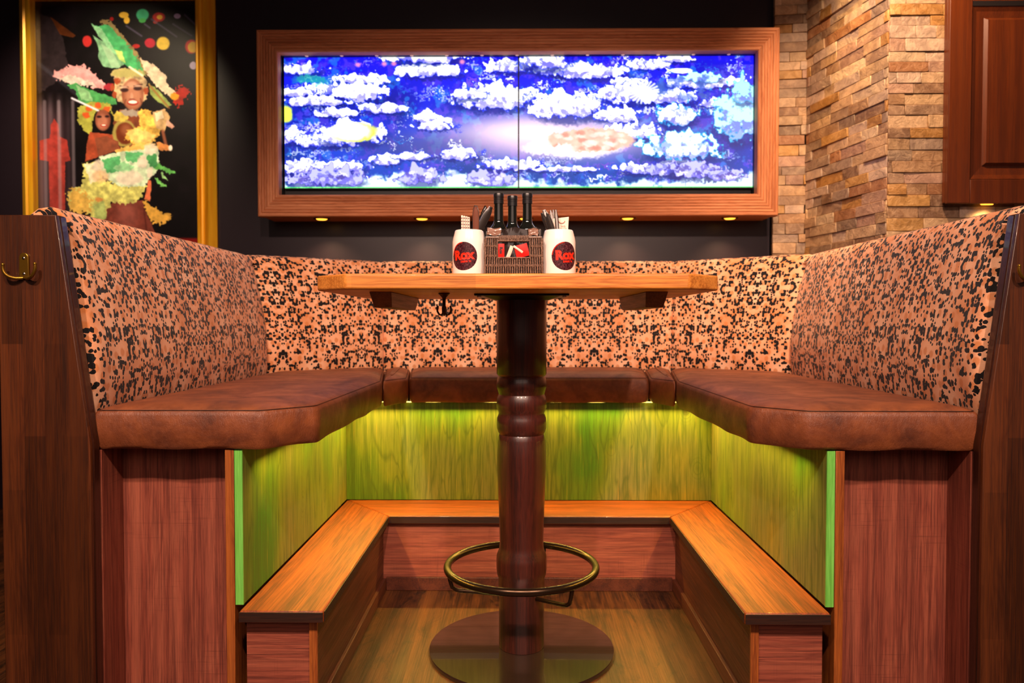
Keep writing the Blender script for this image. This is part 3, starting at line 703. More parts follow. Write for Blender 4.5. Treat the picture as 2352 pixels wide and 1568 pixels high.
# folded paper in the mugs
b = MB(); x = MLX-.010; w = .0105
for k in range(4): b.box(x-.0115+k*.006, x-.0115+k*.006+.0052, MY-.012+.002*k, MY+.008+.002*k, TZ+.02, TZ+.172-.0012*k)
t1 = obj('paper_roll', b, M['paper'], bevel=.001, loc=(x, MY, TZ+.02)); tag(t1, 'folded white paper printed with small grey marks in the left mug', 'paper')
b = MB()
for k in range(4):
    for j in range(5):
        for q in range(2): b.box(x-.0108+k*.006+q*.002, x-.0108+k*.006+q*.002+.0014, MY-.0127+.002*k, MY-.0121+.002*k, TZ+.128+j*.0085, TZ+.1322+j*.0085)
obj('print', b, M['print_gray'], t1, label='small grey printed marks')
b = MB(); A_ = P2(1270, 0, 2.055)[0]; B_ = P2(1306, 0, 2.055)[0]
b.prism([(A_, TZ+.03), (B_-.008, TZ+.03), (B_, 1+(740-499)/1700*2.055), (A_, 1+(740-503)/1700*2.055)], 2.054, 2.0565)
t2 = obj('paper_napkin', b, M['paper'], bevel=.0006, loc=(A_, 2.055, TZ+.03)); tag(t2, 'flat folded napkin with faint pink print in the right mug', 'napkin')
b = MB(); yy = 2.0533
vs, fs = text_mesh('SOWIE', .0075, .0); b.add([((A_+B_)/2+.004+v[0], yy, 1.2570+v[1]) for v in vs], fs)
vs, fs = text_mesh('wa', .011, .0); b.add([((A_+B_)/2+.006+v[0], yy, 1.2655+v[1]) for v in vs], fs)
pts = [((A_+B_)/2+.002+.0085*math.cos(k*PI/10), yy, 1.280-.0065*math.sin(k*PI/10)) for k in range(11)]; b.tube(pts, .0013, 6)
obj('print', b, M['print_pink'], t2, fixn=False, label='faint pink print')

# ------------------------------------------------------------------ wicker basket
BXc, BY0, BY1 = (1180-1195)/1700*2.04, 2.0, 2.12
hw0, hw1 = .0775, .0735; zt = TZ+.110
t = thing('wicker_basket', 'small dark wicker basket with a cut-out grip, between the two mugs', 'basket', (BXc, 2.06, TZ))
b = MB()
def wall_weave(b, P, Q, skip=None):
    P = Vector(P); Q = Vector(Q); L = (Q-P).length; d = (Q-P).normalized(); nrm = Vector((d.y, -d.x, 0)); n = int(L/.0062)
    nrow = 4
    for k in range(n+1):
        s = L*k/n; cut = skip and skip[0] < s < skip[1]
        for zz0, zz1 in (((0, skip[2]),) if cut else ((0, .104),)):
            pts = []; m = 14
            for i in range(m+1):
                z = zz0+(zz1-zz0)*i/m; taper = 1-(z/.11)*.05
                off = .0014*math.cos(z/.026*PI+k*PI)
                c_ = P+d*(L/2+(s-L/2)*taper)+nrm*off+Vector((0, 0, z)); pts.append(c_)
            b.tube(pts, .0021, 6)
    for z in (.004, .030, .056, .082):
        for dz in (0, .0032):
            rngs = [(0, L)]
            if skip and z+dz > skip[2]: rngs = [(0, skip[0]), (skip[1], L)]
            for a, e in rngs:
                m = max(6, int((e-a)/.003)); b.tube([P+d*(L/2+((a+(e-a)*i/m)-L/2)*(1-z/.11*.05))+nrm*(.0016*math.sin((a+(e-a)*i/m)/.0062*PI))+Vector((0, 0, z+dz)) for i in range(m+1)], .0013, 5)
cx0, cx1 = BXc-hw0, BXc+hw0
G0, G1, GZ = .034, .121, .052
wall_weave(b, (cx0, BY0, TZ), (cx1, BY0, TZ), (G0, G1, GZ))
wall_weave(b, (cx1, BY0, TZ), (cx1, BY1, TZ)); wall_weave(b, (cx1, BY1, TZ), (cx0, BY1, TZ)); wall_weave(b, (cx0, BY1, TZ), (cx0, BY0, TZ))
obj('woven_body', b, M['wicker'], t, smooth=True)
b = MB(); x0_, x1_ = BXc-.074, BXc+.074
b.tube([(x0_, BY0+.002, zt-.003), (x1_, BY0+.002, zt-.003), (x1_, BY1-.002, zt-.003), (x0_, BY1-.002, zt-.003)], .003, 8, closed=True)
k = x0_+.034
while k < x0_+.115:
    b.tube([(k, BY0-.003, zt-.014), (k+.001, BY0-.0045, zt-.006), (k+.002, BY0-.001, zt+.001), (k+.002, BY0+.004, zt-.003)], .0019, 6); k += .0043
obj('rim', b, M['wicker'], t, smooth=True)
b = MB(); xa, xb, za, zb_ = cx0+G0+.001, cx0+G1-.001, TZ+GZ, zt-.012
b.tube([(xa, BY0-.002, za), (xb, BY0-.002, za), (xb, BY0-.002, zb_), (xa, BY0-.002, zb_)], .0022, 8, closed=True)
obj('grip_frame', b, M['wicker'], t, smooth=True, label='framed cut-out grip')
# crumpled plastic liner standing above the rim
b = MB(); N = 60; rows = 9; pts = []
def rectpt(u, hx_, hy_):
    per = 4*(hx_+hy_); s = u*per
    if s < 2*hx_: return (-hx_+s, -hy_)
    s -= 2*hx_
    if s < 2*hy_: return (hx_, -hy_+s)
    s -= 2*hy_
    if s < 2*hx_: return (hx_-s, hy_)
    return (-hx_, hy_-(s-2*hx_))
for r in range(rows):
    for k in range(N):
        px_, py_ = rectpt(k/N, .0705, .053); w = (.0045*math.sin(k*1.9+r*.8)+.003*math.sin(k*4.7-r*2.1))*(r/rows)
        l_ = math.hypot(px_, py_); pts.append((BXc+px_*(1-w/l_*1.0), 2.06+py_*(1-w/l_), TZ+.008+.1245*r/(rows-1)+(.003*math.sin(k*.9) if r == rows-1 else 0)))
b.add(pts, [(r*N+k, r*N+(k+1) % N, (r+1)*N+(k+1) % N, (r+1)*N+k) for r in range(rows-1) for k in range(N)])
obj('liner', b, M['liner'], t, smooth=True, fixn=False, label='crumpled glossy plastic liner')
b = MB()
def fold(x0, x1, z0, z1, sd):
    b = MB(); n = 9; r = random.Random(sd); vs = []
    for jj in range(n):
        for ii in range(n):
            u, v = ii/(n-1), jj/(n-1); vs.append((x0+(x1-x0)*u+(r.uniform(-.0012, .0012) if 0 < jj else 0), 2.0035-r.uniform(0, .003), z0+(z1-z0)*v+.0015*math.sin(u*7+sd)))
    b.add(vs, [(jj*n+ii, jj*n+ii+1, (jj+1)*n+ii+1, (jj+1)*n+ii) for jj in range(n-1) for ii in range(n-1)])
    obj('liner_fold', b, M['liner_reflection'], t, smooth=True, fixn=False, label='fold of the liner with a pale reflection painted in')
fold(BXc-.071, BXc-.034, zt+.003, zt+.022, 1); fold(BXc+.040, BXc+.066, zt+.002, zt+.021, 4)
# sachets seen through the grip
def sachet(x, z, w, h, mat, label, txt=None, rot=0., yy=2.0005):
    b = MB(); n = 8; vs = []
    for j in range(n+1):
        for i in range(n+1):
            u, v = i/n-.5, j/n-.5; bul = .0012*(1-(2*u)**2)*(1-(2*v)**2); X_, Z_ = u*w, v*h
            vs.append((x+X_*math.cos(rot)-Z_*math.sin(rot), yy-bul, z+X_*math.sin(rot)+Z_*math.cos(rot)))
    m = len(vs); vs += [(v[0], 2*yy-v[1]+.0006, v[2]) for v in vs[:m]]
    fs = [(j*(n+1)+i, j*(n+1)+i+1, (j+1)*(n+1)+i+1, (j+1)*(n+1)+i) for j in range(n) for i in range(n)]; fs += [tuple(q+m for q in f[::-1]) for f in fs]
    b.add(vs, fs); o = obj('sauce_sachet', b, mat, smooth=True, loc=(x, yy, z), fixn=False); tag(o, label, 'sachet', 'sachets inside the basket')
    if txt:
        q = MB(); tv, tf = text_mesh(txt, .011, .0006); q.add([(x+v[1]*1.0, yy-.0017, z-v[0]) for v in tv], tf); obj('lettering', q, M['ink'], o, fixn=False)
    return o
gx = cx0+(G0+G1)/2; gz = TZ+.072
sachet(gx-.034, gz, .018, .036, M['red2'], 'red sachet with dark sideways lettering, left in the basket opening', 'Rox')
sachet(gx+.022, gz-.001, .036, .034, M['red2'], 'larger red sachet at the right of the basket opening', None, .25)
sachet(gx-.010, gz-.004, .010, .034, M['white_sachet'], 'narrow pale sachet in the middle of the basket opening', None, -.35)
sachet(gx+.012, gz+.003, .030, .006, M['white_sachet'], 'pale strip of a sachet lying across the red one', None, -.6, 1.998)

# ------------------------------------------------------------------ bottles
t = thing('sauce_bottle', 'left dark glass bottle in the basket', 'bottle', (0, 0, 0), 'dark glass bottles in the basket')
b = MB(); b.lathe([(.0001, 0), (.024, 0), (.0262, .004), (.0262, .128), (.0255, .136), (.0225, .144), (.0165, .152), (.0138, .160), (.013, .170), (.0118, .222), (.0001, .222)], n=40); obj('glass_body', b, M['glass_black'], t, smooth=True)
b = MB(); b.lathe([(.0136, .212), (.0136, .222), (.0131, .2225), (.0131, .224), (.0137, .2245), (.0137, .227), (.0130, .2275), (.0130, .229), (.0137, .2295), (.0137, .232), (.0142, .2325), (.0142, .240), (.0133, .2425), (.0001, .2425)], n=40); obj('screw_cap', b, M['cap'], t, smooth=True, label='black screw cap')
ZB = TZ+.004
t.location = (P2(1145.5, 0, 2.045)[0], 2.045, ZB); t.scale = (1, 1, .94)
dup(t, (P2(1177, 0, 2.085)[0], 2.085, ZB), 'middle dark glass bottle in the basket, standing slightly lower than the others')
dup(t, (P2(1211, 0, 2.045)[0], 2.045, ZB), 'right dark glass bottle in the basket')

# ------------------------------------------------------------------ wooden screen frame with two displays
t = thing('screen_surround', 'deep rough larch frame around the two wide screens', 'wooden frame', (0, 3.9, 1.53))
FX0, FX1, FZ0, FZ1 = (592-1195)/1700*3.7, (1783-1195)/1700*3.7, 1+243*3.7/1700, 1+668*3.7/1700
fw, fy0, fy1 = .105, 3.70, 3.915
IX0, IX1, IZ0, IZ1 = FX0+fw, FX1-fw, FZ0+.108, FZ1-.112
def ridged(nm, a, c, oa, oc, w_, mt):
    # a, c = outer corners (x, z); oa, oc = inward directions at the corners; board with planed grooves
    prof = [(0., fy0+.05), (0., fy0+.005), (.004, fy0)]; N = 7
    for k in range(N):
        u0 = .004+(w_-.008)*k/N; u1 = .004+(w_-.008)*(k+1)/N
        if k: prof += [(u0-.0012, fy0+.0004), (u0, fy0+.0032), (u0+.0012, fy0+.0004)]
        prof += [(u0+.004, fy0-.0004), ((u0+u1)/2, fy0-.0008), (u1-.004, fy0-.0004)]
    prof += [(w_-.004, fy0), (w_, fy0+.005), (w_, fy0+.05)]
    b = MB(); vs = []
    for pt, o in ((a, oa), (c, oc)):
        for u, y_ in prof: vs.append((pt[0]+o[0]*u, y_, pt[1]+o[1]*u))
    n = len(prof); b.add(vs, [(i_, i_+1, n+i_+1, n+i_) for i_ in range(n-1)]+[(n-1, 0, n, 2*n-1), tuple(range(n)), tuple(range(n, 2*n))[::-1]])
    return obj(nm, b, M[mt], t)
kt, kb = .112/fw, .108/fw
for nm, a, c, oa, oc, mt in (('top_rail', (FX0, FZ1), (FX1, FZ1), (1/kt, -1), (-1/kt, -1), 'larch_X'), ('bottom_rail', (FX0, FZ0), (FX1, FZ0), (1/kb, 1), (-1/kb, 1), 'larch_X'),
                             ('side_rail', (FX0, FZ0), (FX0, FZ1), (1, kb), (1, -kt), 'larch_Z'), ('side_rail', (FX1, FZ0), (FX1, FZ1), (-1, kb), (-1, -kt), 'larch_Z')):
    ridged(nm, a, c, oa, oc, {'top_rail': .112, 'bottom_rail': .108, 'side_rail': fw}[nm], mt)
b = MB()
b.box(FX0+.012, FX1-.012, fy0+.045, fy1, FZ0+.004, FZ0+.03); b.box(FX0+.012, FX1-.012, fy0+.045, fy1, FZ1-.03, FZ1-.006); b.box(FX0+.008, FX0+.03, fy0+.045, fy1, FZ0+.03, FZ1-.03); b.box(FX1-.03, FX1-.008, fy0+.045, fy1, FZ0+.03, FZ1-.03)
obj('frame_box', b, M['larch_X'], t)
b = MB()
b.box(IX0-.012, IX1+.012, fy0+.051, 3.80, IZ1, IZ1+.012); b.box(IX0-.012, IX1+.012, fy0+.051, 3.80, IZ0-.012, IZ0); b.box(IX0-.012, IX0, fy0+.051, 3.80, IZ0, IZ1); b.box(IX1, IX1+.012, fy0+.051, 3.80, IZ0, IZ1)
b.box(IX0, IX1, 3.806, 3.812, IZ0, IZ1)
obj('inner_lining', b, M['black_lining'], t, label='black lining inside the frame')
for k in range(13):
    m = MB(); xk = IX0+.13+k*(IX1-IX0-.26)/12; m.lathe([(.0001, IZ1-.003), (.006, IZ1-.0028), (.009, IZ1-.0008), (.009, IZ1)], (xk, 3.757, 0), 14); obj('small_light', m, M['bulb_dim'], t, smooth=True)
for px in (740, 970, 1207, 1440, 1672):
    xk = (px-1195)/1700*3.78; m = MB(); m.lathe([(.0001, FZ0+.001), (.028, FZ0+.001), (.030, FZ0-.003), (.038, FZ0-.005), (.041, FZ0-.003), (.041, FZ0+.004)], (xk, 3.775, 0), 28)
    d_ = obj('downlight', m, M['brass'], t, smooth=True, label='recessed downlight in the frame underside')
    m = MB(); m.lathe([(.0001, FZ0-.009), (.022, FZ0-.008), (.028, FZ0-.004), (.028, FZ0)], (xk, 3.775, 0), 20); obj('bulb', m, M['lamp_warm'], d_, smooth=True, label='glowing warm bulb')
    spot('frame_downlight', (xk, 3.79, FZ0-.012), (xk, 3.80, 0), 15, (1., .62, .3), 120, .8, .02)

# ------------------------------------------------------------------ numpy painting helpers
def vnoise(h, w, cells, seed):
    r = np.random.RandomState(seed); gy = max(2, int(cells*h/max(h, w)))+2; gx = max(2, int(cells*w/max(h, w)))+2; g = r.rand(gy+1, gx+1)
    y = np.linspace(0, gy-1.001, h); x = np.linspace(0, gx-1.001, w); yi = y.astype(int); xi = x.astype(int); fy = y-yi; fx = x-xi; fy = fy*fy*(3-2*fy); fx = fx*fx*(3-2*fx)
    a = g[yi][:, xi]; b_ = g[yi][:, xi+1]; c_ = g[yi+1][:, xi]; d_ = g[yi+1][:, xi+1]
    return (a*(1-fx)+b_*fx)*(1-fy)[:, None]+(c_*(1-fx)+d_*fx)*fy[:, None]
def fbm(h, w, cells, seed, oct=4):
    o = 0; s = 0; k = 1.
    for i in range(oct): o = o+k*vnoise(h, w, cells*2**i, seed+i*17); s += k; k *= .55
    return o/s
class Canvas:
    def __init__(s, x0, x1, y0, y1, w, h):
        s.w, s.h = w, h; s.X, s.Y = np.meshgrid(np.linspace(x0, x1, w), np.linspace(y0, y1, h)); s.c = np.zeros((h, w, 3)); s.wx = fbm(h, w, 40, 3, 3)-.5; s.wy = fbm(h, w, 40, 9, 3)-.5
        s.hx = vnoise(h, w, 150, 5)-.5; s.hy = vnoise(h, w, 150, 6)-.5; s.dx = abs(x1-x0)/w
    def put(s, m, c, a=1., var=0., seed=0):
        c = np.array([int(c[i:i+2], 16)/255 for i in (1, 3, 5)]) if isinstance(c, str) else np.array(c)
        col = c[None, None, :]*(1+var*(fbm(s.h, s.w, 60, seed+50, 3)-.5)[:, :, None]*2) if var else c[None, None, :]
        m = np.clip(m, 0, 1)[:, :, None]*a; s.c = s.c*(1-m)+col*m
    def coords(s, rag, fr=0.): return s.X+s.wx*rag+s.hx*fr, s.Y+s.wy*rag+s.hy*fr
    def poly(s, pts, c, rag=10, fr=0., a=1., var=.25, seed=0):
        X, Y = s.coords(rag, fr); ins = np.zeros(X.shape, bool); n = len(pts)
        for i in range(n):
            (xa, ya), (xb, yb) = pts[i-1], pts[i]
            if ya == yb: continue
            ins ^= ((ya > Y) != (yb > Y)) & (X < (xb-xa)*(Y-ya)/(yb-ya)+xa)
        s.put(ins.astype(float), c, a, var, seed)
    def ell(s, cx, cy, rx, ry, c, soft=.15, rag=4, fr=0., a=1., var=.1, rot=0., seed=0):
        X, Y = s.coords(rag, fr); X = X-cx; Y = Y-cy
        if rot: X, Y = X*math.cos(rot)+Y*math.sin(rot), -X*math.sin(rot)+Y*math.cos(rot)
        d = np.sqrt((X/rx)**2+(Y/ry)**2); s.put((1-d)/soft+.5, c, a, var, seed)
    def line(s, xa, ya, xb, yb, w, c, a=1.):
        t = np.clip(((s.X-xa)*(xb-xa)+(s.Y-ya)*(yb-ya))/((xb-xa)**2+(yb-ya)**2), 0, 1); d = np.hypot(s.X-xa-t*(xb-xa), s.Y-ya-t*(yb-ya)); s.put(1.5-d/w, c, a)
    def blur(s, n=1):
        for _ in range(n):
            p = np.pad(s.c, ((1, 1), (1, 1), (0, 0)), 'edge'); s.c = (p[:-2, 1:-1]+p[2:, 1:-1]+p[1:-1, :-2]+p[1:-1, 2:]+4*p[1:-1, 1:-1])/8
    def linear(s): c = np.clip(s.c, 0, 1); return np.where(c <= .04045, c/12.92, ((c+.055)/1.055)**2.4)
def grid_obj(name, cv, X0, X1, Z0, Z1, Y, mat, parent, depth=.004, label=None):
    h, w = cv.h, cv.w; xs = np.linspace(X0, X1, w); zs = np.linspace(Z1, Z0, h); XX, ZZ = np.meshgrid(xs, zs); col = cv.linear().reshape(-1, 3)
    b = MB(); b.v = [(x, Y, z) for x, z in zip(XX.ravel().tolist(), ZZ.ravel().tolist())]
    i = np.arange(h-1)[:, None]*w+np.arange(w-1)[None, :]; i = i.ravel(); b.f = np.stack([i, i+w, i+w+1, i+1], 1).tolist(); b.mi = [0]*len(b.f)
    b.col = np.concatenate([col, np.ones((len(col), 1))], 1).tolist()
    n = len(b.v); b.v += [(X0, Y+depth, Z0), (X1, Y+depth, Z0), (X1, Y+depth, Z1), (X0, Y+depth, Z1)]; b.col += [[.01, .01, .01, 1]]*4; b.f.append((n, n+3, n+2, n+1)); b.mi.append(0)
    return obj(name, b, mat, parent, fixn=False, label=label)

# ---- coral reef picture running over both screens (picture coordinates = 0..1072 x 0..310)
cv = Canvas(0, 1072, 0, 310, 1000, 290)
cv.wx = fbm(290, 1000, 55, 3, 4)-.5; cv.wy = fbm(290, 1000, 55, 9, 4)-.5
yy_, xx_ = cv.Y/310, cv.X/1072; n0 = fbm(290, 1000, 8, 21, 4)[:, :, None]; n1_ = fbm(290, 1000, 26, 22, 4)
top_c = np.array([.08, .05, 1.0]); mid_c = np.array([.01, .13, .74]); low_c = np.array([.01, .26, .62])
g = np.clip(yy_*2.2, 0, 1)[:, :, None]; g2 = np.clip(yy_*2-1, 0, 1)[:, :, None]
cv.c = (top_c*(1-g)+mid_c*g)*(1-g2)+low_c*g2; cv.c = cv.c*(.5+.85*n0)
fine = fbm(290, 1000, 110, 71, 3); mids = fbm(290, 1000, 60, 72, 4); cv.hx = vnoise(290, 1000, 260, 75)-.5; cv.hy = vnoise(290, 1000, 260, 76)-.5
cv.put(np.clip((mids-.56)*9, 0, 1), (.36, .22, .86), .55); cv.put(np.clip((fbm(290, 1000, 45, 78, 4)-.60)*12, 0, 1), (.10, .50, .85), .6)
# sunlit haze in the middle
hz = np.exp(-(((cv.X-620)/260)**2+((cv.Y-195)/58)**2)**1.2); cv.put(np.clip(hz*1.15, 0, 1), (.80, .66, .82), .92)
hz = np.exp(-(((cv.X-560)/150)**2+((cv.Y-185)/34)**2)); cv.put(hz, (1., .90, .92), .9)
hz = np.exp(-(((cv.X-300)/160)**2+((cv.Y-215)/30)**2)); cv.put(hz, (.28, .26, .50), .6)
W = '#ffffff'
def reef(cx, cy, rx, ry, c=W, rim='#2038f0', rag=12, seed=1, under=True):
    rx *= 1.12; ry *= 1.3; dx, dy = (cv.X-cx)/rx, (cv.Y-cy)/ry
    if under: cv.ell(cx+4, cy+ry*.6, rx*1.02, ry*.8, '#041468', .4, rag, 8, .6)
    lump = .16*np.sin(cv.X*.16+seed)+.12*np.sin(cv.X*.37+seed*2.1)
    d = np.where(dy < 0, np.sqrt(dx**2+(dy*(1+lump))**2), np.sqrt(dx**2+(dy*1.18)**2))+(fine-.5)*.9+(mids-.5)*1.0
    m = np.clip((1-d)/.05+.5, 0, 1); cv.put(np.clip((1.13-d)/.12+.3, 0, 1), rim, .85)
    hole = np.clip(((fine*.6+mids*.4)-.54+np.clip(dy, -1, 1)*.05)*40, 0, 1)
    cv.put(m, c, 1.); cv.put(m*hole, (.16, .18, .82), .55*(0.35+.65*((seed*7) % 3)/2))
    cv.put(m*np.clip((dy*1.1-.35+(fine-.5)*2.4)*5, 0, 1), (.34, .30, .90), .5)
random.seed(5)
for i in range(260):
    x, y = random.uniform(0, 1072), random.uniform(0, 300)
    if (abs(x-620) < 230 and abs(y-190) < 48): continue
    cv.ell(x, y, random.uniform(5, 26), random.uniform(1.5, 5), random.choice(['#b8c4ff', '#e8ecff', '#4048e0', '#7a48c8', '#1b6ad0', '#ffffff', '#ffffff']), .5, 22, 22, random.uniform(.4, .95), .2, 0, i)
for a in [(40, 38, 42, 10), (180, 62, 62, 9), (330, 42, 70, 13), (320, 10, 80, 12), (520, 32, 52, 13), (110, 84, 60, 13), (165, 90, 60, 17), (30, 92, 32, 9), (70, 110, 60, 9), (480, 102, 88, 22), (420, 96, 34, 10), (230, 128, 50, 9), (120, 138, 44, 8), (330, 150, 26, 14), (345, 168, 38, 8), (20, 190, 34, 14), (80, 200, 46, 14), (620, 40, 60, 12), (700, 45, 80, 14), (590, 20, 50, 16), (780, 70, 40, 9), (645, 122, 74, 24), (830, 28, 42, 10), (900, 18, 30, 6), (790, 95, 60, 18), (960, 70, 88, 10), (880, 105, 60, 12), (985, 118, 45, 9), (760, 145, 46, 13), (800, 182, 62, 13), (400, 232, 42, 11), (520, 258, 60, 10), (640, 268, 60, 5), (900, 255, 50, 7), (820, 268, 55, 10), (230, 245, 30, 9), (40, 262, 48, 14), (130, 262, 50, 11), (300, 238, 40, 7)]:
    reef(*a, seed=int(a[0]))
for a, c in [((895, 146, 42, 19), '#f4fff8'), ((1035, 145, 50, 42), '#b8fff4'), ((1050, 95, 26, 18), '#a0f4ff'), ((910, 218, 74, 24), '#d8fcff'), ((955, 60, 40, 8), '#c0f0ff')]:
    reef(*a, c=c, rim='#18a8e0')
for k in range(26): cv.ell(905+random.uniform(-60, 60), 82+random.uniform(-22, 26), 6, 10, '#3a58b8', .5, 12, 8, .6, .2, random.uniform(0, 3))
for k in range(22): a = k*.29; cv.line(820, 92, 820+34*math.cos(a), 92+26*math.sin(a), 2.2, '#f4f4ff', .85)
reef(150, 182, 70, 22); cv.ell(158, 182, 52, 22, '#f4ff50', .2, 14); cv.ell(150, 180, 47, 20, '#fffff4', .35, 14)   # pale yellow dome coral
cv.ell(4, 140, 14, 18, '#e8ff50', .3, 8); cv.ell(60, 62, 40, 10, '#169a9a', .6, 20, 8, .8)
cv.ell(675, 212, 100, 30, '#fff4f4', .3, 14, 6); cv.ell(700, 202, 98, 27, '#f4b8a4', .12, 14, 6)
for k in range(46):
    a = random.uniform(0, 2*PI); r = math.sqrt(random.random()); cv.ell(700+88*r*math.cos(a), 203+22*r*math.sin(a), 11, 5, random.choice(['#e08070', '#ffe8dc', '#f4c0ac']), .7, 6, 3, .7)
cv.ell(600, 222, 60, 12, '#ffffff', .5, 20, 8, .8)
# pale sea bed
sea = np.clip((cv.Y-(292-14*np.sin(cv.X/150.)-10*(cv.X > 250)))/10+cv.wy*4, 0, 1); cv.put(sea, (.92, 1., 1.), .95)
for x, y, rx, ry in [(60, 290, 50, 12), (120, 285, 60, 16), (310, 282, 42, 18), (470, 290, 46, 14), (880, 268, 50, 12), (940, 272, 60, 14), (1000, 282, 40, 10)]:
    reef(x, y, rx, ry, '#b4b4f8', '#3a34a0', 22)
    for k in range(8): cv.ell(x+random.uniform(-rx, rx)*.8, y+random.uniform(-ry, ry)*.7, 10, 4, random.choice(['#6a62c8', '#efeaff', '#4840a0']), .5, 14, 8, .8)
# small fish
cv.ell(905, 44, 26, 6, '#ffffd0', .2, 3); cv.poly([(884, 44), (868, 37), (874, 44), (868, 51)], '#ffffd0', 2)
cv.ell(700, 40, 22, 6, '#ffffff', .2, 3); cv.poly([(680, 40), (668, 35), (668, 44)], W, 2)
cv.ell(350, 158, 36, 5, W, .3, 6, rot=-.2); cv.ell(376, 155, 10, 7, W, .3, 4)
for x, y in ((170, 28), (230, 26), (252, 26), (408, 22)): cv.ell(x, y, 6, 5, '#ff90b0', .9, 2, 0, .8)
cv.line(0, 309, 1072, 309, 1.3, '#30ff40', .7)
SX0, SX1 = (655-1195)/1700*3.78, (1727-1195)/1700*3.78; SZ0, SZ1 = 1+(740-433)/1700*3.78, 1+(740-125)/1700*3.78
for a, e, lab in ((0, 500, 'left wide screen showing a blue and white coral reef with a yellow dome'), (500, 1000, 'right wide screen showing a blue and white coral reef with a pink coral')):
    sx0 = SX0+(SX1-SX0)*a/1000+(.0025 if a else 0); sx1 = SX0+(SX1-SX0)*e/1000-(0 if a else .0025)
    t = thing('display_screen', lab, 'screen', ((sx0+sx1)/2, 3.79, SZ0), 'wall screens inside the larch frame')
    sub = Canvas(0, 1, 0, 1, e-a, 290); sub.c = cv.c[:, a:e]
    grid_obj('screen_panel', sub, sx0+.001, sx1-.001, SZ0+.001, SZ1-.001, 3.779, M['screen'], t, .003, label='lit picture of a coral reef')
    b = MB(); b.box(sx0-.0015, sx1+.0015, 3.782, 3.805, SZ0-.003, SZ1+.002); obj('housing', b, M['black_lining'], t)

# ------------------------------------------------------------------ gold framed poster
cv = Canvas(100, 1085, 0, 1555, 420, 664)
cv.c[:] = (.035, .02, .03); cv.put(fbm(664, 420, 14, 4)*1.0-.35, (.16, .10, .16), .8)
cv.put(np.clip((330-cv.X)/120, 0, 1)*np.clip((cv.Y-540)/120, 0, 1)*(vnoise(664, 420, 40, 8)*.0+(.5+.5*np.sin(cv.X/9.)))*.9, (.52, .46, .52), .75)  # grey stripes: reflections painted into the print
cv.put(np.clip((330-cv.X)/100, 0, 1)*np.clip((cv.Y-540)/160, 0, 1), (.40, .28, .32), .5)
cv.poly([(110, 60), (190, 90), (260, 200), (300, 420), (110, 560)], '#3c3036', 30, 10, .7)
cv.poly([(190, 90), (345, 205), (330, 218), (250, 200)], '#6a3210', 6, 0, .8)
cv.poly([(185, 740), (205, 700), (232, 740), (236, 810), (280, 830), (300, 955), (268, 960), (265, 1260), (172, 1260), (170, 960), (115, 950), (115, 835), (180, 815)], '#b83c34', 8, 3, .85)
for x in (150, 235, 320): cv.line(x, 600, x, 1250, 10, '#b8a8b8', .45)  # pale upright reflections, painted in as well
for a, c in [((635, 85, 30, 19), '#f0c040'), ((652, 116, 18, 22), '#f0c040'), ((562, 108, 12, 12), '#a01818'), ((748, 84, 38, 36), '#48c890'), ((746, 118, 22, 14), '#50c060'), ((845, 98, 38, 28), '#c02828'), ((850, 98, 18, 14), '#f0c040'), ((824, 128, 14, 10), '#d03020'), ((955, 93, 21, 16), '#b8a0d0'), ((790, 252, 32, 29), '#c02038'), ((868, 255, 40, 39), '#f4d048'), ((412, 240, 28, 34), '#c83030'), ((706, 270, 24, 13), '#b02020'), ((1040, 275, 40, 42), '#d82818'), ((1047, 278, 31, 33), '#f8c830'), ((1048, 388, 22, 24), '#c8b8d8')]:
    cv.ell(*a, c, .2, 4)
for l in ((650, 150, 740, 210), (760, 140, 790, 162), (800, 110, 950, 215), (930, 140, 1040, 210), (1000, 85, 1075, 155)): cv.line(*l, 6, '#70688c', .6)
cv.line(115, 370, 470, 660, 12, '#8a98b8', .18)
# left dancer's head-dress
cv.poly([(195, 440), (240, 400), (330, 382), (385, 376), (440, 420), (480, 462), (515, 490), (515, 532), (460, 522), (380, 492), (300, 492), (240, 472)], '#e0a0a4', 8, 30)
cv.poly([(230, 462), (300, 440), (420, 478), (470, 515), (380, 500), (300, 494)], '#d8c8c0', 8, 20)
cv.poly([(285, 500), (340, 490), (430, 530), (520, 560), (585, 582), (585, 622), (520, 624), (440, 604), (400, 624), (360, 604), (340, 545)], '#4a9c58', 8, 8); cv.poly([(340, 500), (420, 540), (440, 600), (370, 590)], '#90c890', 8, 6)
cv.ell(540, 515, 30, 22, '#a02838', .3, 10, 10)
cv.poly([(350, 640), (420, 600), (540, 612), (565, 680), (540, 662), (462, 650), (440, 700), (430, 800), (380, 775), (350, 715)], '#a8a848', 8, 14)
for x, y in ((400, 680), (420, 640), (470, 625), (520, 645)): cv.ell(x, y, 20, 18, '#d05828', .4, 14, 10)
cv.line(315, 580, 475, 655, 6, '#e8e8ff', 1.)  # white streak: a reflection painted over the head-dress
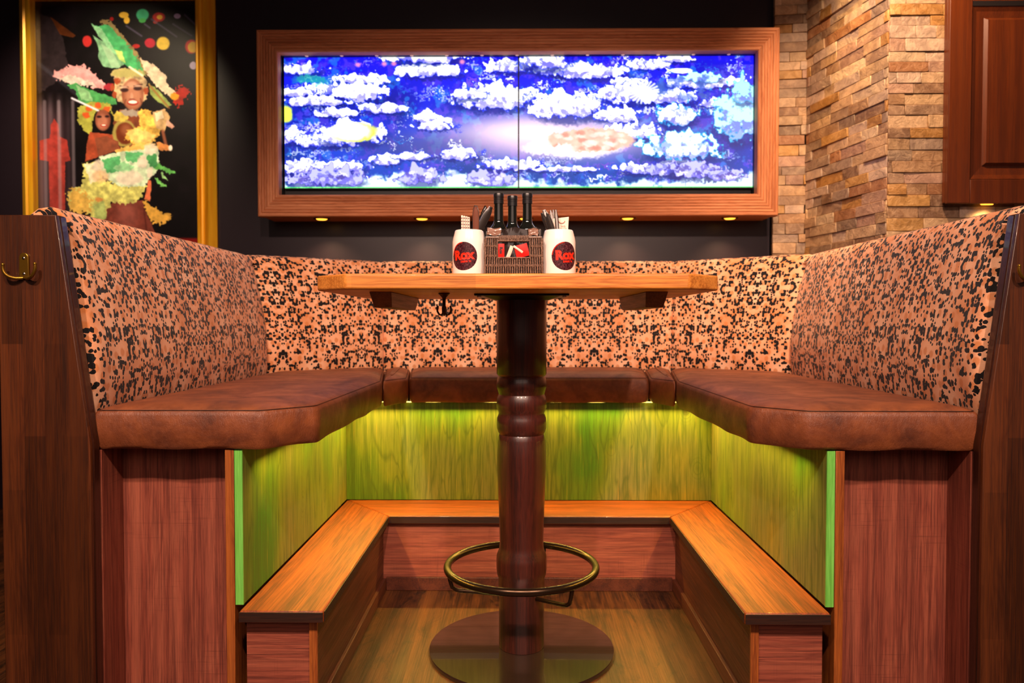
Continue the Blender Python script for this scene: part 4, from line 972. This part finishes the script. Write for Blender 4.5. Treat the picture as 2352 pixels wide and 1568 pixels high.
# main head-dress
cv.poly([(447, 205), (520, 250), (560, 262), (600, 300), (640, 370), (600, 402), (555, 402), (505, 390), (478, 342), (480, 290), (470, 250)], '#7eb48a', 6, 6)
cv.poly([(437, 135), (480, 152), (520, 140), (560, 150), (622, 212), (692, 292), (738, 372), (758, 445), (700, 422), (650, 392), (600, 342), (560, 262), (500, 192)], '#48ae6a', 5, 5)
cv.poly([(437, 135), (500, 165), (560, 262), (600, 330), (555, 300), (480, 210)], '#8ed09c', 5, 6)
cv.poly([(576, 290), (620, 300), (642, 372), (600, 350)], '#b8d878', 5, 4)
cv.poly([(490, 132), (510, 110), (562, 122), (622, 202), (702, 292), (742, 362), (772, 450), (752, 442), (730, 372), (680, 290), (602, 202), (540, 142)], '#8e7a50', 6, 24)
for k in range(7): cv.line(500+k*9, 260+k*5, 560+k*8, 395, 2.5, '#c0dcb8', .6)
cv.poly([(725, 340), (790, 372), (850, 410), (882, 450), (886, 490), (940, 550), (962, 590), (920, 586), (860, 545), (800, 484), (762, 424)], '#e8d0b4', 8, 14)
cv.poly([(775, 490), (822, 520), (882, 580), (916, 622), (890, 637), (830, 602), (790, 560)], '#94a858', 6, 8); cv.line(780, 500, 900, 640, 6, '#a06030', .7)
cv.poly([(950, 522), (1000, 510), (1035, 545), (1000, 582), (960, 640), (925, 600)], '#a82014', 8, 34); cv.ell(935, 572, 28, 20, '#f0a020', .3, 6, 6)
# head and face
cv.poly([(548, 430), (600, 402), (680, 410), (742, 430), (768, 480), (772, 562), (752, 602), (640, 620), (600, 602), (572, 542), (580, 472)], '#c4a880', 8, 14, var=.5)
for x, y in ((560, 520), (575, 560), (765, 540), (590, 480)): cv.ell(x, y, 16, 18, '#a04828', .4, 14, 12)
cv.ell(655, 432, 95, 28, '#b0a868', .3, 10, 20)
cv.ell(682, 560, 66, 94, '#8c5038', .12, 3, 0, 1., .05); cv.ell(686, 572, 50, 70, '#c08468', .6, 3, 0, .8, .05); cv.ell(676, 500, 40, 22, '#e0b098', .9, 2, 0, .6)
cv.ell(632, 532, 25, 12, '#2a1418', .4, 1, 0, .9); cv.ell(712, 523, 25, 12, '#2a1418', .4, 1, 0, .9); cv.line(606, 508, 655, 514, 3.5, '#3a1c18', .8); cv.line(690, 508, 740, 498, 3.5, '#3a1c18', .8)
cv.ell(630, 514, 22, 7, '#e8c4b0', .8, 1, 0, .7); cv.ell(714, 508, 22, 7, '#e8c4b0', .8, 1, 0, .7)
cv.ell(676, 570, 9, 20, '#dca890', .9, 1, 0, .7); cv.ell(677, 588, 18, 6, '#6a3428', .8, 1, 0, .6)
cv.ell(682, 607, 34, 17, '#9c2c28', .2, 1); cv.ell(682, 604, 27, 10, '#fff4ea', .3, 1); cv.line(640, 590, 632, 612, 4, '#5a2c20', .5); cv.line(728, 584, 734, 606, 4, '#5a2c20', .5)
cv.line(665, 395, 740, 445, 6, '#fff0d8', 1.)  # white streak: painted reflection, not part of the head
# second face
cv.ell(500, 712, 47, 64, '#8a4c38', .15, 2, 0, 1., .05); cv.ell(496, 722, 32, 44, '#c48068', .6, 2, 0, .7)
cv.ell(478, 692, 15, 7, '#241014', .4, 1); cv.ell(526, 690, 13, 7, '#241014', .4, 1); cv.ell(505, 744, 20, 8, '#a02c28', .3, 1); cv.ell(505, 742, 14, 4, '#ffece0', .3, 1)
# bodies
cv.poly([(400, 862), (420, 782), (560, 800), (602, 880), (560, 902), (470, 932), (390, 962)], '#a84a30', 8, 5)
cv.poly([(600, 650), (720, 655), (762, 742), (742, 862), (600, 872), (560, 730)], '#7c3e28', 8, 3)
cv.ell(665, 670, 70, 22, '#a8a098', .4, 10, 16, .9)
cv.ell(628, 790, 72, 82, '#a89850', .12, 4, 4); cv.ell(634, 792, 56, 66, '#6e3018', .15, 4, 2); cv.ell(640, 770, 30, 34, '#a86848', .9, 3, 0, .7)
cv.poly([(450, 820), (520, 808), (592, 842), (592, 890), (520, 912), (470, 932)], '#8a4a34', 6, 3)
cv.poly([(560, 680), (600, 660), (660, 700), (620, 720), (570, 715)], '#c8b050', 6, 14)
cv.poly([(712, 660), (762, 642), (832, 702), (852, 782), (800, 852), (700, 862), (630, 822), (652, 770), (730, 752)], '#e0b050', 10, 22, var=.5)
cv.poly([(640, 790), (700, 760), (820, 800), (790, 850), (690, 850)], '#f0cc78', 8, 20)
cv.poly([(800, 662), (872, 645), (906, 690), (872, 782), (820, 762)], '#c8a474', 6, 8); cv.poly([(812, 670), (860, 655), (870, 700), (820, 720)], '#ecd8b8', 5, 6)
cv.poly([(888, 708), (932, 750), (914, 766), (878, 742)], '#e0a894', 4, 2); cv.line(860, 780, 880, 870, 10, '#9c5a40', .9)
cv.poly([(820, 840), (862, 850), (912, 870), (905, 897), (832, 892)], '#e09050', 5, 10); cv.ell(905, 880, 12, 18, '#fff0e0', .3, 3)
cv.poly([(560, 892), (700, 852), (842, 862), (832, 902), (600, 922)], '#e8b860', 8, 20)
# skirt
cv.poly([(510, 1225), (600, 1195), (740, 1195), (742, 1240), (800, 1370), (860, 1500), (480, 1500)], '#7c3a30', 6, 2); cv.ell(640, 1280, 60, 80, '#a86058', .9, 4, 0, .5); cv.line(740, 1240, 770, 1500, 5, '#4a1c18', .6)
cv.poly([(378, 970), (470, 958), (502, 1062), (602, 1112), (762, 1100), (722, 1182), (642, 1222), (542, 1212), (502, 1282), (470, 1400), (380, 1330), (420, 1272), (290, 1252), (278, 1150), (362, 1092), (378, 1060)], '#d8d478', 10, 26, var=.35)
cv.poly([(385, 975), (460, 970), (480, 1060), (420, 1100)], '#f0e8c8', 10, 12); cv.poly([(280, 1150), (350, 1120), (430, 1200), (400, 1270), (300, 1260)], '#e0b458', 10, 50); cv.poly([(440, 1220), (500, 1200), (520, 1300), (440, 1330)], '#b8c878', 12, 14)
cv.poly([(480, 930), (600, 900), (832, 880), (836, 1002), (742, 1112), (602, 1112), (482, 1042)], '#cfe4c4', 10, 12, var=.3)
for p, c in [([(490, 950), (600, 925), (600, 1020), (520, 1030)], '#58b070'), ([(630, 905), (745, 905), (700, 965), (640, 960)], '#60b878'), ([(760, 925), (822, 915), (824, 1005), (778, 992)], '#48985c'), ([(560, 1000), (620, 960), (690, 990), (640, 1040)], '#90cc98'), ([(810, 1002), (832, 970), (936, 1030), (900, 1037), (850, 1012)], '#68c060'), ([(808, 1050), (885, 1115), (850, 1112), (815, 1082)], '#78c868'), ([(850, 1015), (892, 1078), (855, 1060)], '#a0dc90')]: cv.poly(p, c, 8, 12)
for x, y, rx, ry in ((470, 985, 32, 38), (735, 965, 32, 38), (785, 885, 40, 34), (655, 1060, 80, 44), (780, 1030, 18, 34)): cv.ell(x, y, rx, ry, '#ecdccc', .3, 10, 10, .85)
cv.ell(480, 1048, 50, 34, '#f4c89c', .5, 12, 12, .8); cv.ell(470, 1190, 26, 12, '#e08848', .6, 8, 8, .8)
cv.poly([(745, 1195), (822, 1250), (915, 1285), (862, 1342), (790, 1332), (740, 1232)], '#e8b04c', 8, 30); cv.poly([(770, 1070), (790, 1080), (780, 1200), (745, 1190)], '#d8704c', 5, 6)
cv.put(np.clip((cv.X-560)/60, 0, 1)*np.clip((cv.Y-1415)/15, 0, 1), (.62, .08, .06), .8); cv.blur(2)
FY = 3.915
px2x = lambda p: (p-1195)/1700*3.88
OX0, OX1 = px2x(53), px2x(494); jx0, jx1 = px2x(79), px2x(452)
OZ0, OZ1 = 1.22, 1+737*3.88/1700+.045; jz0, jz1 = OZ0+.06, OZ1-.05
t = thing('framed_poster', 'large gold framed poster of carnival dancers in feathered head-dresses', 'picture', ((OX0+OX1)/2, FY, OZ0))
KW = .086
pA, pB = (FY-.062), FY          # inner lip stands proud, outer edge falls back to the wall
def molding(nm, a, c, n1):
    # a,c = inner corners (x,z); n1 = outward dir per corner
    prof = [(0., FY-.012), (0., FY-.055), (.006, FY-.062), (.016, FY-.062), (.022, FY-.052), (.030, FY-.050), (.040, FY-.056), (.050, FY-.050), (.058, FY-.034), (.066, FY-.030), (.076, FY-.022), (KW, FY-.012), (KW, FY)]
    b = MB(); vs = []
    for (pt, o) in ((a, n1[0]), (c, n1[1])):
        for w_, y_ in prof: vs.append((pt[0]+o[0]*w_, y_, pt[1]+o[1]*w_))
    n = len(prof); b.add(vs, [(i, i+1, n+i+1, n+i) for i in range(n-1)]+[(n-1, 0, n, 2*n-1)]); obj(nm, b, M['gold'], t, smooth=True)
ix0, ix1, iz0, iz1 = OX0+KW, OX1-KW, OZ0+KW, OZ1-.045
ix0 = px2x(79)-.0; 
molding('frame_rail', (ix0, iz0), (ix0, iz1), [(-1, -1), (-1, 1)])
molding('frame_rail', (ix1, iz1), (ix1, iz0), [(1, 1), (1, -1)])
molding('frame_rail', (ix0, iz1), (ix1, iz1), [(-1, 1), (1, 1)])
molding('frame_rail', (ix1, iz0), (ix0, iz0), [(1, -1), (-1, -1)])
grid_obj('poster_print', cv, ix0-.002, ix1+.002, 1+(740-574)/1700*3.88-.05, iz1+.002, FY-.014, M['poster'], t, .006, label='photograph of smiling samba dancers in green and yellow')

# ------------------------------------------------------------------ cherry cabinet panel on the stone wall
cl, cb, cf = 1.822, 1.507, 3.192
t = thing('wall_cabinet', 'dark cherry wood wall cabinet with a raised panel door, at the upper right', 'cabinet', (cl, 3.24, cb))
ps = 3.192/1700
b = MB(); b.box(cl, 2.9, cf+.02, 3.236, cb+.006, 3.05); obj('carcass', b, M['cherry'], t, bevel=.002)
X_ = lambda p: (p-1195)*ps
Z_ = lambda p: 1+(740-p)*ps
d = MB(); d.box(X_(2165), X_(2216), cf, cf+.0195, cb, 3.05); dr = obj('door', d, M['cherry'], t, bevel=.003, label='cherry wood door stile')
m = MB(); m.box(X_(2216)+.0005, 2.9, cf+.001, cf+.0195, Z_(470), Z_(416)); obj('bottom_rail', m, M['cherry'], dr, bevel=.002)
m = MB(); m.box(X_(2216)+.0005, 2.9, cf+.001, cf+.0195, Z_(16), 3.05); obj('top_rail', m, M['cherry'], dr, bevel=.002)
xa, xb_, za, zb2 = X_(2216)+.001, 2.9, Z_(415), Z_(26)
ia, iz_a, iz_b = X_(2252), Z_(378), Z_(57)
m = MB(); m.add([(xa, cf+.002, za), (xa, cf+.002, zb2), (xa+.02, cf+.012, zb2-.02), (xa+.02, cf+.012, za+.02), (ia-.012, cf+.016, iz_b+.012), (ia-.012, cf+.016, iz_a-.012), (ia, cf+.004, iz_b), (ia, cf+.004, iz_a),
               (xb_, cf+.002, za), (xb_, cf+.002, zb2), (xb_, cf+.012, zb2-.02), (xb_, cf+.012, za+.02), (xb_, cf+.016, iz_b+.012), (xb_, cf+.016, iz_a-.012), (xb_, cf+.004, iz_b), (xb_, cf+.004, iz_a)],
              [(0, 1, 2, 3), (3, 2, 4, 5), (5, 4, 6, 7), (1, 9, 10, 2), (2, 10, 12, 4), (4, 12, 14, 6), (7, 6, 14, 15), (0, 3, 11, 8), (3, 5, 13, 11), (5, 7, 15, 13)])
obj('raised_panel', m, M['cherry'], dr, fixn=True)
m = MB(); m.box(xa, 2.9, cf+.0005, cf+.004, Z_(26)-.001, Z_(16)+.001); obj('shadow_gap', m, M['black_lining'], dr)
m = MB(); m.lathe([(.0001, cb-.004), (.026, cb-.003), (.030, cb+.004)], (X_(2262), 3.222-.0, 0), 24); m.v = [(x, 3.215+(y-3.222)*.35, z) for x, y, z in m.v]
obj('under_light', m, M['lamp_warm'], t, smooth=True, label='warm light under the cabinet')
spot('cabinet_downlight', (X_(2262), 3.205, cb-.012), (X_(2262), 3.23, 0), 3.0, (1., .6, .2), 140, .8, .02)

# ------------------------------------------------------------------ lights of the room
WARM = (1., .66, .42); PINK = (1., .70, .56); AMB = (1., .56, .24); KEY = (1., .68, .52)
def ceil_lamp(x, y, label, tgt=None, power=60, col=WARM, size=75, blend=.7, rad=.05):
    t = thing('ceiling_spotlight', label, 'ceiling light', (x, y, 3.1), 'ceiling spotlights above the booth')
    b = MB(); b.lathe([(.05, 3.1), (.05, 3.06), (.046, 3.055), (.042, 3.06), (.042, 3.085), (.0001, 3.085)], (x, y, 0), 24); obj('housing', b, M['black_metal'], t, smooth=True)
    spot('ceiling_spot', (x, y, 3.04), tgt or (x, y+.01, 0), power, col, size, blend, rad)
ceil_lamp(-.95, -.35, 'ceiling spotlight over the left of the aisle', (-.9, 2.1, .7), 330, KEY, 62)
ceil_lamp(.98, -.35, 'ceiling spotlight over the right of the aisle', (.95, 2.1, .7), 330, KEY, 62)
ceil_lamp(-.04, -.55, 'ceiling spotlight over the middle of the aisle', (0, 2.3, 1.), 380, KEY, 62)
ceil_lamp(-.95, 2.4, 'ceiling spotlight above the left bench', (-.3, 2.5, .2), 45, AMB, 90)
ceil_lamp(1.0, 2.4, 'ceiling spotlight above the right bench', (.35, 2.5, .2), 45, AMB, 90)
ceil_lamp(1.15, 2.5, 'ceiling spotlight near the stone wall', (1.75, 3.4, 1.6), 230, (1., .66, .40), 80)
ceil_lamp(-2.0, 2.6, 'added spotlight brightening the gold framed picture', (-2.2, 3.9, 1.95), 240, (1., .78, .52), 54, 1.)  # lamp added to brighten the poster, no such fixture known
spot('wall_washer', (1.40, 3.45, 3.02), (1.54, 3.56, 1.3), 60, (1., .60, .14), 34, .6, .02)
area('room_fill', (0, -1.6, 2.3), (math.radians(62), 0, 0), 4.0, 1.4, 24, PINK)  # soft fill light added behind the camera
w = bpy.data.worlds.new('world'); S.world = w; w.use_nodes = True; bg = w.node_tree.nodes['Background']; bg.inputs[0].default_value = (.9, .55, .5, 1); bg.inputs[1].default_value = .07

# ------------------------------------------------------------------ camera
cam = bpy.data.cameras.new('camera'); cam.lens = 1700/2352*36; cam.sensor_width = 36; cam.clip_start = .05
co = bpy.data.objects.new('camera', cam); COL.objects.link(co); co.location = (0, 0, 1.)
co.rotation_euler = (math.radians(90)-math.atan(44/1700), 0, math.atan(19/1700))
cam.dof.use_dof = True; cam.dof.focus_distance = 2.05; cam.dof.aperture_fstop = 3.5
S.camera = co
S.view_settings.view_transform = 'Standard'; S.view_settings.look = 'None'; S.view_settings.gamma = 1; S.view_settings.use_curve_mapping = False; S.view_settings.exposure = 0.
